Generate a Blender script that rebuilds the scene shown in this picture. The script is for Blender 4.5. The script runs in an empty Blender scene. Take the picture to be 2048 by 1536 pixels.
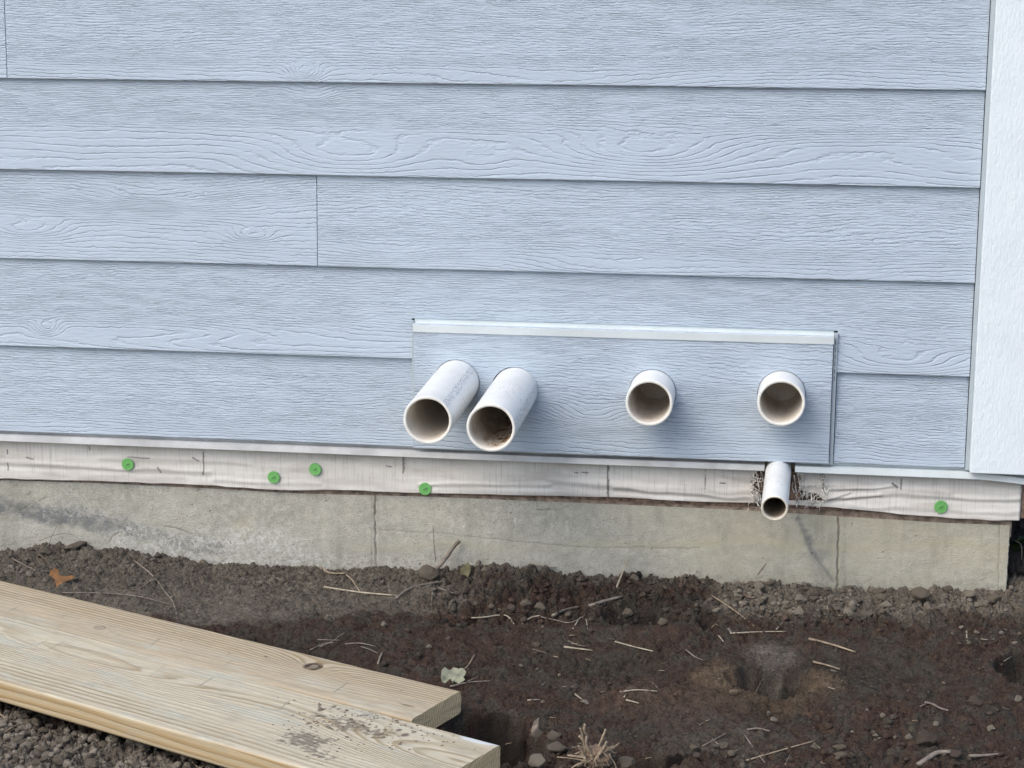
import bpy, bmesh, math, random
import numpy as np
from mathutils import Vector, Matrix
sc = bpy.context.scene
random.seed(7)
RS = np.random.RandomState(11)

# ------------------------------------------------------------------ camera
FPX, YAW, PITCH, ROLL = 3883.71, 0.142832, 0.227490, 0.001539     # focal length in pixels of a 2048 px wide frame
CAM = np.array([0.0, -3.641868, 0.985833])
_cy, _sy, _cp, _sp = math.cos(YAW), math.sin(YAW), math.cos(PITCH), math.sin(PITCH)
FWD = np.array([-_sy*_cp, _cy*_cp, -_sp]); _r0 = np.array([_cy, _sy, 0.0]); _u0 = np.cross(_r0, FWD)
RGT = _r0*math.cos(ROLL) + _u0*math.sin(ROLL); UPV = np.cross(RGT, FWD)
cam = bpy.data.cameras.new('camera'); camo = bpy.data.objects.new('camera', cam); sc.collection.objects.link(camo)
cam.sensor_width = 36; cam.lens = FPX/2048*36; cam.clip_start = 0.05; cam.clip_end = 400
camo.matrix_world = Matrix(((RGT[0], UPV[0], -FWD[0], CAM[0]), (RGT[1], UPV[1], -FWD[1], CAM[1]), (RGT[2], UPV[2], -FWD[2], CAM[2]), (0, 0, 0, 1)))
sc.camera = camo
sc.render.resolution_x = 1024; sc.render.resolution_y = 768

# ------------------------------------------------------------------ light
SUN = Vector((-0.42, -0.50, 0.76)).normalized()
w = bpy.data.worlds.new("World"); sc.world = w; w.use_nodes = True
nt = w.node_tree; bg = nt.nodes['Background']; sky = nt.nodes.new('ShaderNodeTexSky')
sky.sky_type = 'NISHITA'; sky.sun_disc = False
sky.sun_elevation = math.asin(SUN.z); sky.sun_rotation = math.atan2(SUN.x, SUN.y) % (2*math.pi)
sky.dust_density = 3.0; sky.ozone_density = 1.0
nt.links.new(sky.outputs[0], bg.inputs[0]); bg.inputs[1].default_value = 0.15
sl = bpy.data.lights.new('sun', 'SUN'); sl.energy = 0.62; sl.angle = math.radians(55); sl.color = (1.0, 1.0, 0.90)
so = bpy.data.objects.new('sun', sl); sc.collection.objects.link(so)
so.rotation_euler = SUN.to_track_quat('Z', 'Y').to_euler()
sc.view_settings.view_transform = 'Standard'; sc.view_settings.look = 'None'
sc.view_settings.exposure = 0.71; sc.view_settings.gamma = 1.0; sc.view_settings.use_curve_mapping = False

# ------------------------------------------------------------------ helpers
def ray(px, py):
    return FWD + RGT*(px-1024)/FPX - UPV*(py-768)/FPX
def W(px, py, y=0.0):                       # a point of the wall plane at depth y
    d = ray(px, py); return CAM + d*((y-CAM[1])/d[1])
def G(px, py, z=-0.24):
    d = ray(px, py); return CAM + d*((z-CAM[2])/d[2])
def PX(x, y, z=-0.24):                      # where a ground point shows in the photograph
    dx, dy, dz = x-CAM[0], y-CAM[1], z-CAM[2]
    f = dx*FWD[0]+dy*FWD[1]+dz*FWD[2]
    return (1024+FPX*(dx*RGT[0]+dy*RGT[1]+dz*RGT[2])/f, 768-FPX*(dx*UPV[0]+dy*UPV[1]+dz*UPV[2])/f)

def vnoise(x, y, seed=0):                   # smooth value noise, -1..1
    xi = np.floor(x).astype(np.int64); yi = np.floor(y).astype(np.int64)
    fx = x-xi; fy = y-yi; fx = fx*fx*fx*(fx*(fx*6-15)+10); fy = fy*fy*fy*(fy*(fy*6-15)+10)
    def h(a, b):
        n = (a*374761393 + b*668265263 + seed*974634777) & 0xffffffff
        n = ((n ^ (n >> 13))*1274126177) & 0xffffffff
        n = ((n ^ (n >> 16))*2246822519) & 0xffffffff
        return ((n ^ (n >> 15)) & 0xffff)/32767.5-1
    a = h(xi, yi); b = h(xi+1, yi); c = h(xi, yi+1); d = h(xi+1, yi+1)
    return (a*(1-fx)+b*fx)*(1-fy)+(c*(1-fx)+d*fx)*fy
def fbm(x, y, seed=0, oct=4, gain=0.5):
    s = 0; a = 1.0; t = 0
    for i in range(oct):
        c, q = math.cos(0.6*i+.3), math.sin(0.6*i+.3)
        s = s + a*vnoise((x*c-y*q)*2**i+i*17.3, (x*q+y*c)*2**i-i*9.1, seed+i); t += a; a *= gain
    return s/t
def worley(x, y, seed=0):                   # distance to nearest jittered lattice point (cells of size 1) and its id
    xi = np.floor(x).astype(np.int64); yi = np.floor(y).astype(np.int64)
    best = np.full(np.shape(x), 9.0); sec = np.full(np.shape(x), 9.0)
    for dx in (-1, 0, 1):
        for dy in (-1, 0, 1):
            a = xi+dx; b = yi+dy
            n = (a*374761393 + b*668265263 + seed*974634777) & 0xffffffff
            n = ((n ^ (n >> 13))*1274126177) & 0xffffffff; n ^= n >> 16
            jx = (n & 0x3ff)/1023.0; jy = ((n >> 10) & 0x3ff)/1023.0
            d = np.hypot(a+jx-x, b+jy-y)
            sec = np.where(d < best, best, np.minimum(sec, d)); best = np.minimum(best, d)
    return best, sec
def sstep(a, b, x):
    t = np.clip((x-a)/(b-a), 0, 1); return t*t*(3-2*t)
def seg(px, py, x0, y0, x1, y1):            # distance to a segment
    vx, vy = x1-x0, y1-y0; L = vx*vx+vy*vy
    t = np.clip(((px-x0)*vx+(py-y0)*vy)/L, 0, 1)
    return np.hypot(px-x0-t*vx, py-y0-t*vy)

def mesh_from(name, V, F, attrs=None, cols=None, smooth=True, mats=None, midx=None):
    V = np.ascontiguousarray(V, dtype=np.float32); F = np.asarray(F, dtype=np.int32)
    me = bpy.data.meshes.new(name); me.vertices.add(len(V)); me.vertices.foreach_set('co', V.ravel())
    k = F.shape[1]; me.loops.add(F.size); me.loops.foreach_set('vertex_index', F.ravel())
    me.polygons.add(len(F)); me.polygons.foreach_set('loop_start', np.arange(0, F.size, k, dtype=np.int32))
    if smooth: me.polygons.foreach_set('use_smooth', np.ones(len(F), dtype=bool))
    for n, a in (attrs or {}).items():
        at = me.attributes.new(n, 'FLOAT', 'POINT'); at.data.foreach_set('value', np.ascontiguousarray(a, dtype=np.float32).ravel())
    for n, c in (cols or {}).items():
        at = me.attributes.new(n, 'FLOAT_COLOR', 'POINT')
        cc = np.ones((len(V), 4), dtype=np.float32); cc[:, :3] = c; at.data.foreach_set('color', cc.ravel())
    for m in (mats or []): me.materials.append(m)
    if midx is not None: me.polygons.foreach_set('material_index', np.asarray(midx, dtype=np.int32))
    me.update(calc_edges=True); me.validate()
    return me
def link(name, me, parent=None, loc=None, mat=None, **props):
    o = bpy.data.objects.new(name, me); sc.collection.objects.link(o)
    if parent: o.parent = parent
    if loc is not None: o.location = loc
    if mat is not None and me is not None and not me.materials: me.materials.append(mat)
    for k, v in props.items(): o[k] = v
    return o
def thing(name, label, cat, loc=(0, 0, 0), group=None):
    o = link(name, None, None, loc, label=label, category=cat)
    if group: o['group'] = group
    return o
def tag(o, label, cat, group=None):
    o['label'] = label; o['category'] = cat
    if group: o['group'] = group
    return o
def gridfaces(nx, ny):
    i = np.arange(nx-1)[None, :]+np.arange(ny-1)[:, None]*nx
    return np.stack([i, i+1, i+nx+1, i+nx], -1).reshape(-1, 4)
def bm_mesh(name, bm, smooth=False):
    me = bpy.data.meshes.new(name); bm.to_mesh(me); bm.free()
    if smooth: me.polygons.foreach_set('use_smooth', [True]*len(me.polygons))
    return me
def boxbm(bm, x0, x1, y0, y1, z0, z1, bev=0.0):
    r = bmesh.ops.create_cube(bm, size=1.0, matrix=Matrix.Translation(((x0+x1)/2, (y0+y1)/2, (z0+z1)/2)) @ Matrix.Diagonal((x1-x0, y1-y0, z1-z0, 1)))
    if bev:
        es = list({e for v in r['verts'] for e in v.link_edges})
        bmesh.ops.bevel(bm, geom=es, offset=bev, segments=2, affect='EDGES', profile=0.5)
    return bm
def box(name, x0, x1, y0, y1, z0, z1, mat, parent, bev=0.0, **props):
    return link(name, bm_mesh(name, boxbm(bmesh.new(), x0, x1, y0, y1, z0, z1, bev)), parent, mat=mat, **props)

# node-expression helper
class NT:
    def __init__(s, name, rough=0.7, spec=0.3):
        s.m = bpy.data.materials.new(name); s.m.use_nodes = True; s.t = s.m.node_tree
        s.b = s.t.nodes['Principled BSDF']; s.b.inputs['Roughness'].default_value = rough
        s.b.inputs['Specular IOR Level'].default_value = spec
        s.tc = None
    def n(s, ty): return s.t.nodes.new(ty)
    def set(s, sock, v):
        if isinstance(v, bpy.types.NodeSocket): s.t.links.new(v, sock)
        elif isinstance(v, (tuple, list)) and len(v) == 3 and sock.type == 'RGBA': sock.default_value = (*v, 1)
        else: sock.default_value = v
    def M(s, op, a, b=0.0, c=0.0, clamp=False):
        n = s.n('ShaderNodeMath'); n.operation = op; n.use_clamp = clamp
        for i, v in enumerate((a, b, c)): s.set(n.inputs[i], v)
        return n.outputs[0]
    def obj(s):
        if not s.tc: s.tc = s.n('ShaderNodeTexCoord')
        return s.tc.outputs['Object']
    def xyz(s, v=None):
        n = s.n('ShaderNodeSeparateXYZ'); s.set(n.inputs[0], v or s.obj()); return n.outputs
    def vec(s, x, y, z):
        n = s.n('ShaderNodeCombineXYZ')
        for i, v in enumerate((x, y, z)): s.set(n.inputs[i], v)
        return n.outputs[0]
    def mp(s, scale=(1, 1, 1), loc=(0, 0, 0), v=None, rot=(0, 0, 0)):
        n = s.n('ShaderNodeMapping'); s.set(n.inputs[0], v or s.obj()); n.inputs['Scale'].default_value = scale
        n.inputs['Location'].default_value = loc; n.inputs['Rotation'].default_value = rot; return n.outputs[0]
    def noise(s, v, scale=1.0, detail=2.0, rough=0.5, dist=0.0):
        n = s.n('ShaderNodeTexNoise'); s.set(n.inputs['Vector'], v); n.inputs['Scale'].default_value = scale
        n.inputs['Detail'].default_value = detail; n.inputs['Roughness'].default_value = rough; n.inputs['Distortion'].default_value = dist
        return n.outputs['Fac']
    def vor(s, v, scale=1.0, feat='F1'):
        n = s.n('ShaderNodeTexVoronoi'); s.set(n.inputs['Vector'], v); n.inputs['Scale'].default_value = scale; n.feature = feat
        return n.outputs['Distance']
    def ss(s, x, a, b, lo=0.0, hi=1.0):
        n = s.n('ShaderNodeMapRange'); n.interpolation_type = 'SMOOTHSTEP'
        s.set(n.inputs[0], x); n.inputs[1].default_value = a; n.inputs[2].default_value = b
        n.inputs[3].default_value = lo; n.inputs[4].default_value = hi; return n.outputs[0]
    def mix(s, f, a, b, mode='MIX'):
        n = s.n('ShaderNodeMix'); n.data_type = 'RGBA'; n.blend_type = mode
        s.set(n.inputs[0], f); s.set(n.inputs[6], a); s.set(n.inputs[7], b); return n.outputs[2]
    def attr(s, name, col=False):
        n = s.n('ShaderNodeAttribute'); n.attribute_name = name; return n.outputs['Color' if col else 'Fac']
    def col(s, c): s.set(s.b.inputs['Base Color'], c); return s
    def bump(s, h, dist=0.001, strength=1.0, prev=None):
        n = s.n('ShaderNodeBump'); s.set(n.inputs['Height'], h); n.inputs['Distance'].default_value = dist
        n.inputs['Strength'].default_value = strength
        if prev: s.set(n.inputs['Normal'], prev)
        s.t.links.new(n.outputs[0], s.b.inputs['Normal']); return n.outputs[0]

# ------------------------------------------------------------------ materials
SIDING = (0.472, 0.549, 0.634)
def siding_mat(seed, eyes=(), amp=8.0, dens=225.0, calm=None):
    """embossed cedar grain: contour lines of a warped height field, broken into strokes"""
    s = NT('siding_grain', 0.62, 0.25); X = s.xyz(); x, z = X[0], X[2]
    ox, oz = seed*3.71, seed*1.93
    low = s.noise(s.vec(s.M('MULTIPLY_ADD', x, 1.5, ox), oz, s.M('MULTIPLY_ADD', z, 9.0, oz)), 1.0, 1.5, .4)
    zc, dl = calm or (.03, dens*.6)
    hi = s.M('SMOOTH_MAX', s.M('SUBTRACT', s.M('MULTIPLY_ADD', s.noise(s.vec(s.M('MULTIPLY_ADD', x, 1.2, oz), 2.2, oz), 1.0, 1.0, .4), .05, z), zc+.025), 0.0, .02)
    F = s.M('ADD', s.M('MULTIPLY_ADD', z, dl, s.M('MULTIPLY', hi, dens-dl)), s.M('MULTIPLY', low, amp*1.9))
    calmm = None
    for (cx, cz, a, b, B) in eyes:
        dx = s.M('MULTIPLY', s.M('SUBTRACT', x, cx), 1/a); dz = s.M('MULTIPLY', s.M('SUBTRACT', z, cz), 1/b)
        r2 = s.M('ADD', s.M('MULTIPLY', dx, dx), s.M('MULTIPLY', dz, dz))
        g = s.M('EXPONENT', s.M('MULTIPLY', r2, -.9))
        F = s.M('MULTIPLY_ADD', g, B, F)
    jag = s.noise(s.vec(s.M('MULTIPLY_ADD', x, 85, ox), 3.3, s.M('MULTIPLY', z, 170)), 1.0, 3.0, .6)
    jag2 = s.noise(s.vec(s.M('MULTIPLY_ADD', x, 18, ox), 7.3, s.M('MULTIPLY', z, 50)), 1.0, 1.0, .5)
    jk = s.ss(s.M('SUBTRACT', z, zc), -.02, .03, .40 if dl < 100 else .65, 1.0)
    F2 = s.M('ADD', F, s.M('MULTIPLY', jk, s.M('ADD', s.M('MULTIPLY', jag, 1.2), s.M('MULTIPLY', jag2, 1.4))))
    t = s.M('FRACT', F2)
    d = s.M('ABSOLUTE', s.M('SUBTRACT', t, .5))                     # 0 at the groove
    gr = s.ss(d, 0.0, 0.20, 1.0, 0.0)
    mask = s.noise(s.vec(s.M('MULTIPLY_ADD', x, 11, oz), 1.0, s.M('MULTIPLY_ADD', z, 75, ox)), 1.0, 2.0, .6)
    mask = s.ss(mask, .34, .60, .20, 1.0)
    st = s.noise(s.vec(s.M('MULTIPLY_ADD', x, 42, ox), 5.0, s.M('MULTIPLY', s.M('MULTIPLY_ADD', F, .0016, z), 225)), 1.0, 2.0, .5)
    st2 = s.noise(s.vec(s.M('MULTIPLY_ADD', x, 60, ox), 9.0, s.M('MULTIPLY', F2, .9)), 1.0, 2.0, .55)
    h = s.M('MULTIPLY', s.M('MULTIPLY', gr, mask), -1.0)
    den = s.ss(s.M('SUBTRACT', z, zc), -.02, .03, .45, 1.15)
    h = s.M('MULTIPLY_ADD', s.M('MULTIPLY', st, den), 1.5, h); h = s.M('MULTIPLY_ADD', st2, .35, h)
    s.bump(h, 0.0012, 1.0)
    blot = s.noise(s.mp((3, 3, 6), (ox, 0, oz)), 1.0, 3.0, .6)
    c = s.mix(s.ss(blot, .35, .7), tuple(v*.97 for v in SIDING), (SIDING[0]*1.02, SIDING[1]*1.02, SIDING[2]*1.02))
    dirt = s.noise(s.mp((30, 30, 60), (oz, 0, ox)), 1.0, 4.0, .7)
    c = s.mix(s.ss(dirt, .66, .85, 0, .12), c, (.36, .39, .40))
    s.col(c); return s.m

def paint_mat(name, c, rough=.45, bumpd=.0004, sc_=260, var=.04):
    s = NT(name, rough, .35); n1 = s.noise(s.obj(), 9, 4, .6)
    s.col(s.mix(s.ss(n1, .3, .75), c, tuple(max(0, v*(1-var*3)) for v in c)))
    s.bump(s.noise(s.obj(), sc_, 3, .6), bumpd, .6); return s.m

def trim_mat():
    s = NT('white_trim_paint', .5, .35)
    v = s.noise(s.mp((260, 260, 90)), 1.0, 3, .65); v2 = s.noise(s.mp((70, 70, 28), (3, 0, 1)), 1.0, 2, .5)
    s.bump(s.M('ADD', v, s.M('MULTIPLY', v2, .5)), .0016, .9)
    n1 = s.noise(s.obj(), 14, 4, .6); s.col(s.mix(s.ss(n1, .4, .8), (.79, .86, .90), (.75, .82, .86))); return s.m

def pvc_mat(seed, grime, printed):
    s = NT('white_pvc', .33, .45); X = s.xyz(); x, y, z = X[0], X[1], X[2]
    n1 = s.noise(s.mp((14, 14, 14), (seed, 0, 0)), 1.0, 5, .65)
    c = s.mix(s.ss(n1, .35, .75), (.80, .81, .80), (.70, .71, .69))
    sp = s.noise(s.mp((170, 90, 170), (seed, 0, 0)), 1.0, 4, .7)
    fr = s.noise(s.mp((7, 7, 7), (0, seed, 0)), 1.0, 2, .5)
    c = s.mix(s.M('MULTIPLY', s.ss(sp, .56, .66), s.M('MULTIPLY', s.ss(fr, .46, .62), grime*.75)), c, (.22, .20, .17))
    if printed:                                                     # worn, no longer readable print line along the pipe
        ang = s.M('ARCTAN2', z, x)
        band = s.ss(s.M('ABSOLUTE', s.M('SUBTRACT', ang, printed)), .13, .20, 1, 0)
        st = s.noise(s.vec(s.M('MULTIPLY', y, 210), s.M('MULTIPLY', ang, 9), seed), 1.0, 1, .5)
        gap = s.noise(s.vec(s.M('MULTIPLY', y, 30), 3.0, seed), 1.0, 1, .5)
        wear = s.noise(s.vec(s.M('MULTIPLY', y, 80), s.M('MULTIPLY', ang, 30), seed), 1.0, 3, .7)
        f = s.M('MULTIPLY', s.M('MULTIPLY', band, s.ss(st, .50, .54)), s.M('MULTIPLY', s.ss(gap, .30, .38), s.ss(wear, .34, .56)))
        c = s.mix(s.M('MULTIPLY', f, .7), c, (.16, .18, .22))
    s.col(c); s.bump(s.noise(s.mp((60, 25, 60)), 1.0, 4, .6), .0006, .5); return s.m
def pvc_in_mat(seed, amount, tint=(.17, .105, .06)):
    s = NT('stained_pvc_bore', .55, .25); X = s.xyz()
    n1 = s.noise(s.mp((26, 12, 26), (seed, 0, seed)), 1.0, 5, .6); n2 = s.noise(s.mp((80, 40, 80), (seed, 0, seed)), 1.0, 4, .65)
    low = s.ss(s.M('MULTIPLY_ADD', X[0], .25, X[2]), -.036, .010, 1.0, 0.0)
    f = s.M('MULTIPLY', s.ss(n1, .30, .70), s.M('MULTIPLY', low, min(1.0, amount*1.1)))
    edge = s.ss(X[1], .006, .035); deep_f = s.ss(X[1], .03, .22, 0.0, .42)  # deep_f: bore colour turns browner smoothly toward the back
    c = s.mix(deep_f, (.76, .71, .63), (.40, .31, .24)); c = s.mix(s.M('MULTIPLY', f, edge), c, tuple(.5*v+.5*w_ for v, w_ in zip(tint, (.42, .31, .22))))
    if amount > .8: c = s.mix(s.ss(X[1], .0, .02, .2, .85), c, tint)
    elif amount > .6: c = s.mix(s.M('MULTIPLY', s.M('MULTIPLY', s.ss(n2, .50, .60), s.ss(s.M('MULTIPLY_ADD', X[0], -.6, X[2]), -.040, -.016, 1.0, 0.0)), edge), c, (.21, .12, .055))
    s.col(c); s.bump(n1, .001, .5); return s.m

def wrap_mat():
    s = NT('woven_house_wrap', .55, .3)
    a = s.noise(s.mp((360, 1, 9)), 1.0, 3, .75); b = s.noise(s.mp((7, 1, 40), (2, 0, 5)), 1.0, 2, .5)
    wv = s.noise(s.mp((700, 1, 500)), 1.0, 1, .5)
    c0 = s.noise(s.mp((6, 1, 16)), 1.0, 5, .65)
    c = s.mix(s.ss(c0, .35, .7), (.72, .70, .655), (.60, .575, .53))
    lin = s.M('MULTIPLY', s.ss(a, .52, .64), s.ss(b, .30, .55))
    c = s.mix(s.M('MULTIPLY', lin, .42), c, (.33, .31, .30))
    c = s.mix(s.M('MULTIPLY', s.attr('mark'), .9), c, (.07, .065, .065))
    c = s.mix(s.attr('grime'), c, (.30, .25, .21)); c = s.mix(s.ss(wv, .5, .7, 0, .12), c, (.3, .3, .3))
    s.col(c); s.bump(s.M('ADD', a, wv), .0005, .6); return s.m

def concrete_mat():
    s = NT('cast_concrete', .85, .2)
    n1 = s.noise(s.obj(), 7, 6, .65); n2 = s.noise(s.obj(), 60, 5, .7); n3 = s.noise(s.obj(), 330, 3, .6)
    c = s.mix(s.ss(n1, .3, .7), (.47, .455, .385), (.355, .345, .295))
    c = s.mix(s.ss(n2, .38, .68, 0, .6), c, (.57, .555, .48))
    c = s.mix(s.ss(n3, .52, .68, 0, .55), c, (.19, .175, .15))
    c = s.mix(s.attr('tan'), c, (.455, .425, .315)); 
    eff = s.M('MULTIPLY', s.attr('white'), s.ss(s.noise(s.obj(), 85, 4, .75, 1.2), .42, .62))
    dk = s.M('MULTIPLY', s.attr('dark'), s.ss(s.noise(s.obj(), 40, 4, .7, .8), .30, .58, .35, 1))
    c = s.mix(dk, c, (.17, .175, .175)); c = s.mix(s.M('MULTIPLY', eff, .8), c, (.66, .65, .60))
    c = s.mix(s.attr('line'), c, (.09, .085, .07))
    dr = s.noise(s.mp((26, 26, 5)), 1.0, 4, .65); c = s.mix(s.ss(dr, .50, .72, 0, .35), c, (.25, .245, .20))
    spl = s.M('MULTIPLY', s.ss(s.xyz()[2], -.20, -.262, 0, 1), s.ss(s.noise(s.obj(), 120, 4, .75), .48, .62)); c = s.mix(s.M('MULTIPLY', spl, .55), c, (.19, .165, .135))
    pit = s.M('ADD', s.vor(s.obj(), 60), s.ss(s.noise(s.obj(), 31, 2, .5), .45, .60, .5, 0)); c = s.mix(s.ss(pit, .05, .12, .7, 0), c, (.12, .115, .09))
    s.col(c); s.bump(s.M('ADD', s.M('MULTIPLY', n2, 1.2), s.M('ADD', n3, s.ss(pit, .05, .14, 0, 1))), .0016, .9); return s.m

def soil_mat(name='soil', clod=False):
    s = NT(name, .95, .12)
    n1 = s.noise(s.obj(), 60, 5, .7); n2 = s.noise(s.obj(), 320, 4, .7); n3 = s.noise(s.obj(), 900, 2, .6)
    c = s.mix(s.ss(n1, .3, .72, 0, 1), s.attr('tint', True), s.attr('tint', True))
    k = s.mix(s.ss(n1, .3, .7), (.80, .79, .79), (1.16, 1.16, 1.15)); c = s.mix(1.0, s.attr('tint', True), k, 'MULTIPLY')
    k2 = s.mix(s.ss(n2, .3, .7), (.78, .77, .76), (1.2, 1.2, 1.2)); c = s.mix(1.0, c, k2, 'MULTIPLY')
    if not clod:
        vv = s.vor(s.obj(), 330); c = s.mix(s.ss(vv, .55, .85, 0, .55), c, (.020, .016, .013)); c = s.mix(s.M('MULTIPLY', s.ss(vv, .16, .08), s.ss(s.noise(s.obj(), 170, 2, .5), .55, .62, 0, .45)), c, (.20, .18, .15))
        c = s.mix(s.ss(n3, .66, .78, 0, .55), c, (.26, .235, .205)); 
    s.col(c)
    v1 = s.vor(s.mp((1, 1, 1), v=None), 330); v2_ = s.vor(s.obj(), 700)
    dm = s.M('SUBTRACT', 1.0, s.M('POWER', s.M('MULTIPLY', v1, 1.25), 2.0)); dm2 = s.M('SUBTRACT', 1.0, s.M('POWER', s.M('MULTIPLY', v2_, 1.25), 2.0))
    msk = s.ss(s.noise(s.obj(), 24, 4, .6), .42, .60)
    nb = s.bump(s.M('ADD', s.M('MULTIPLY', s.M('MULTIPLY', dm, msk), .8), s.M('ADD', s.M('MULTIPLY', dm2, .35), s.M('MULTIPLY', n2, .9))), .0028 if not clod else .0022, 1.0)
    s.bump(n3, .0014, .8, nb); return s.m
def clod_single_mat(name, c):
    s = NT(name, .95, .12); n1 = s.noise(s.obj(), 70, 5, .7); n2 = s.noise(s.obj(), 420, 4, .7)
    c1 = s.mix(s.ss(n1, .3, .7), tuple(v*.72 for v in c), tuple(v*1.18 for v in c))
    c1 = s.mix(s.ss(n2, .6, .75, 0, .5), c1, tuple(v*.45 for v in c)); s.col(c1)
    s.bump(s.M('ADD', n1, s.M('MULTIPLY', n2, .7)), .003, .9); return s.m

def lumber_mat(seed, ends=False, warm=False):
    s = NT('weathered_lumber', .72, .2); X = s.xyz()
    if ends:
        r = s.M('SQRT', s.M('ADD', s.M('POWER', s.M('SUBTRACT', X[1], -.075), 2), s.M('POWER', s.M('ADD', X[2], .055), 2)))
        r = s.M('ADD', r, s.M('MULTIPLY', s.noise(s.obj(), 40, 3, .5), .012))
        t = s.M('FRACT', s.M('MULTIPLY', r, 190)); g = s.ss(t, .45, .95)
        f = s.noise(s.mp((40, 240, 240)), 1.0, 4, .7)
        c = s.mix(g, (.74, .56, .33), (.42, .28, .13)); c = s.mix(s.ss(f, .5, .78, 0, .6), c, (.30, .20, .11))
        s.col(c); s.bump(f, .001, .8); return s.m
    ring = s.attr('ring'); 
    j = s.noise(s.mp((9, 190, 190), (seed, 0, 0)), 1.0, 3, .6)
    t = s.M('FRACT', s.M('MULTIPLY_ADD', j, .35, ring)); g = s.M('MULTIPLY', s.ss(t, .25, .85), s.ss(t, .87, 1.0, 1, 0))
    fib = s.noise(s.mp((12, 420, 420), (seed, 0, 0)), 1.0, 4, .65); blo = s.noise(s.mp((7, 22, 22), (seed, 0, 3)), 1.0, 4, .6)
    side = s.attr('side')
    c = s.mix(s.ss(fib, .3, .7), (.50, .43, .315) if warm else (.585, .52, .39), (.39, .325, .23) if warm else (.455, .41, .315))
    c = s.mix(s.M('MULTIPLY', g, s.attr('ringamp')), c, (.27, .20, .105))
    grn = s.mix(s.ss(fib, .3, .7), (.52, .51, .42), (.41, .41, .335))
    c = s.mix(s.M('MULTIPLY', s.ss(blo, .5, .66, 0, .75), s.attr('pale')), c, grn)
    blo2 = s.noise(s.mp((5, 14, 14), (seed+9, 0, 3)), 1.0, 3, .6)
    c = s.mix(s.ss(blo2, .52, .72, 0, .5), c, (.48, .375, .255))
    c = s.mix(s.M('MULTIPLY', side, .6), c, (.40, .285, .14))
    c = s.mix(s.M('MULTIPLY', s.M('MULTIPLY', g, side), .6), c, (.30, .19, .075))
    gr2 = s.noise(s.mp((16, 30, 30), (seed, 5, 3)), 1.0, 6, .7); c = s.mix(s.ss(gr2, .48, .72, 0, .5), c, (.33, .29, .23))
    sp2 = s.noise(s.mp((160, 260, 260)), 1.0, 3, .6); c = s.mix(s.ss(sp2, .66, .76, 0, .5), c, (.20, .165, .125))
    c = s.mix(s.attr('paint'), c, (.62, .66, .67)); c = s.mix(s.attr('scuff'), c, (.17, .165, .14))
    c = s.mix(s.attr('dirt'), c, (.135, .112, .09)); c = s.mix(s.attr('dark'), c, (.05, .032, .022))
    s.col(c); s.bump(s.M('ADD', s.M('MULTIPLY', g, .7), fib), .0011, .7); return s.m

def straw_mat(name, c, c2):
    s = NT(name, .7, .25); n1 = s.noise(s.obj(), 70, 3, .6); s.col(s.mix(s.ss(n1, .35, .65), c, c2)); return s.m
def plain(name, c, rough=.7, var=.25, sc_=60, bd=.0008):
    s = NT(name, rough, .25); n1 = s.noise(s.obj(), sc_, 4, .65)
    s.col(s.mix(s.ss(n1, .3, .7), tuple(v*(1-var) for v in c), tuple(v*(1+var) for v in c))); s.bump(n1, bd, .6); return s.m

M_trim = trim_mat(); M_flash = paint_mat('painted_flashing', (.66, .72, .73), .4); M_flash2 = paint_mat('worn_flashing', (.60, .61, .61), .45, var=.12)
M_caulk = paint_mat('grey_caulk', (.43, .49, .53), .5); M_conc = concrete_mat(); M_wrap = wrap_mat()
M_osb = plain('strand_board', (.20, .135, .10), .85, .55, 90, .002); M_core = plain('wall_core', (.25, .2, .15)); M_gap = plain('dark_gap', (.10, .105, .11))
M_soil = soil_mat(); M_clod = soil_mat('soil_clods', True)
M_cap = plain('green_plastic', (.16, .43, .13), .4, .10, 120, .0002); M_mark = plain('dark_slot', (.05, .13, .045), .5)

# ------------------------------------------------------------------ soil shape and tint
GW = [(-4, -.262), (-1.605, -.262), (-1.50, -.246), (-1.40, -.240), (-1.25, -.250), (-1.175, -.266), (-1.02, -.270), (-.86, -.271), (-.70, -.262), (-.62, -.247), (-.552, -.240), (-.45, -.247), (-.33, -.262), (-.251, -.250), (-.16, -.247),
      (-.05, -.254), (.05, -.258), (.12, -.262), (.18, -.268), (.26, -.256), (.34, -.256), (.42, -.246), (.5, -.235), (4, -.235)]
GWX = np.array([a for a, b in GW]); GWZ = np.array([b for a, b in GW])
def gauss(X, Y, cx, cy, rx, ry): return np.exp(-(((X-cx)/rx)**2+((Y-cy)/ry)**2))
def rough_zone(px, py):
    """how cloddy the soil is, 0..1, from place on the plot (given as photo position of that place)"""
    r = .16+.16*sstep(-.1, .5, fbm(px/38, py/17, 201, 3))
    r = np.maximum(r, .50*sstep(1200, 1150, py+25*fbm(px/40, py/20, 203, 3))*(px < 860))
    r = np.maximum(r, .95*sstep(1255, 1225, py-.03*np.abs(px-1150))*sstep(830, 900, px)*sstep(1440, 1400, px))
    r = np.maximum(r, 1.0*sstep(1262, 1228, py)*sstep(1395, 1450, px))
    r = np.maximum(r, 1.0*sstep(-8, 15, py-(1392+.283*px))*sstep(760, 700, px))
    r = np.maximum(r, .6*sstep(1475, 1510, py)*sstep(930, 1000, px))
    r = np.maximum(r, .55*np.exp(-((px-1790)/190)**2-((py-1445)/38)**2))
    r = np.maximum(r, .5*np.exp(-((px-2000)/80)**2-((py-1270)/30)**2))
    r = np.maximum(r, .45*np.exp(-((px-1090)/60)**2-((py-1470)/30)**2))
    r = r*(1-.85*np.exp(-((px-1290)/62)**2-((py-1228)/26)**2))*(1-.7*np.exp(-((px-1545)/80)**2-((py-1360)/40)**2))
    return r
FT = []
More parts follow.
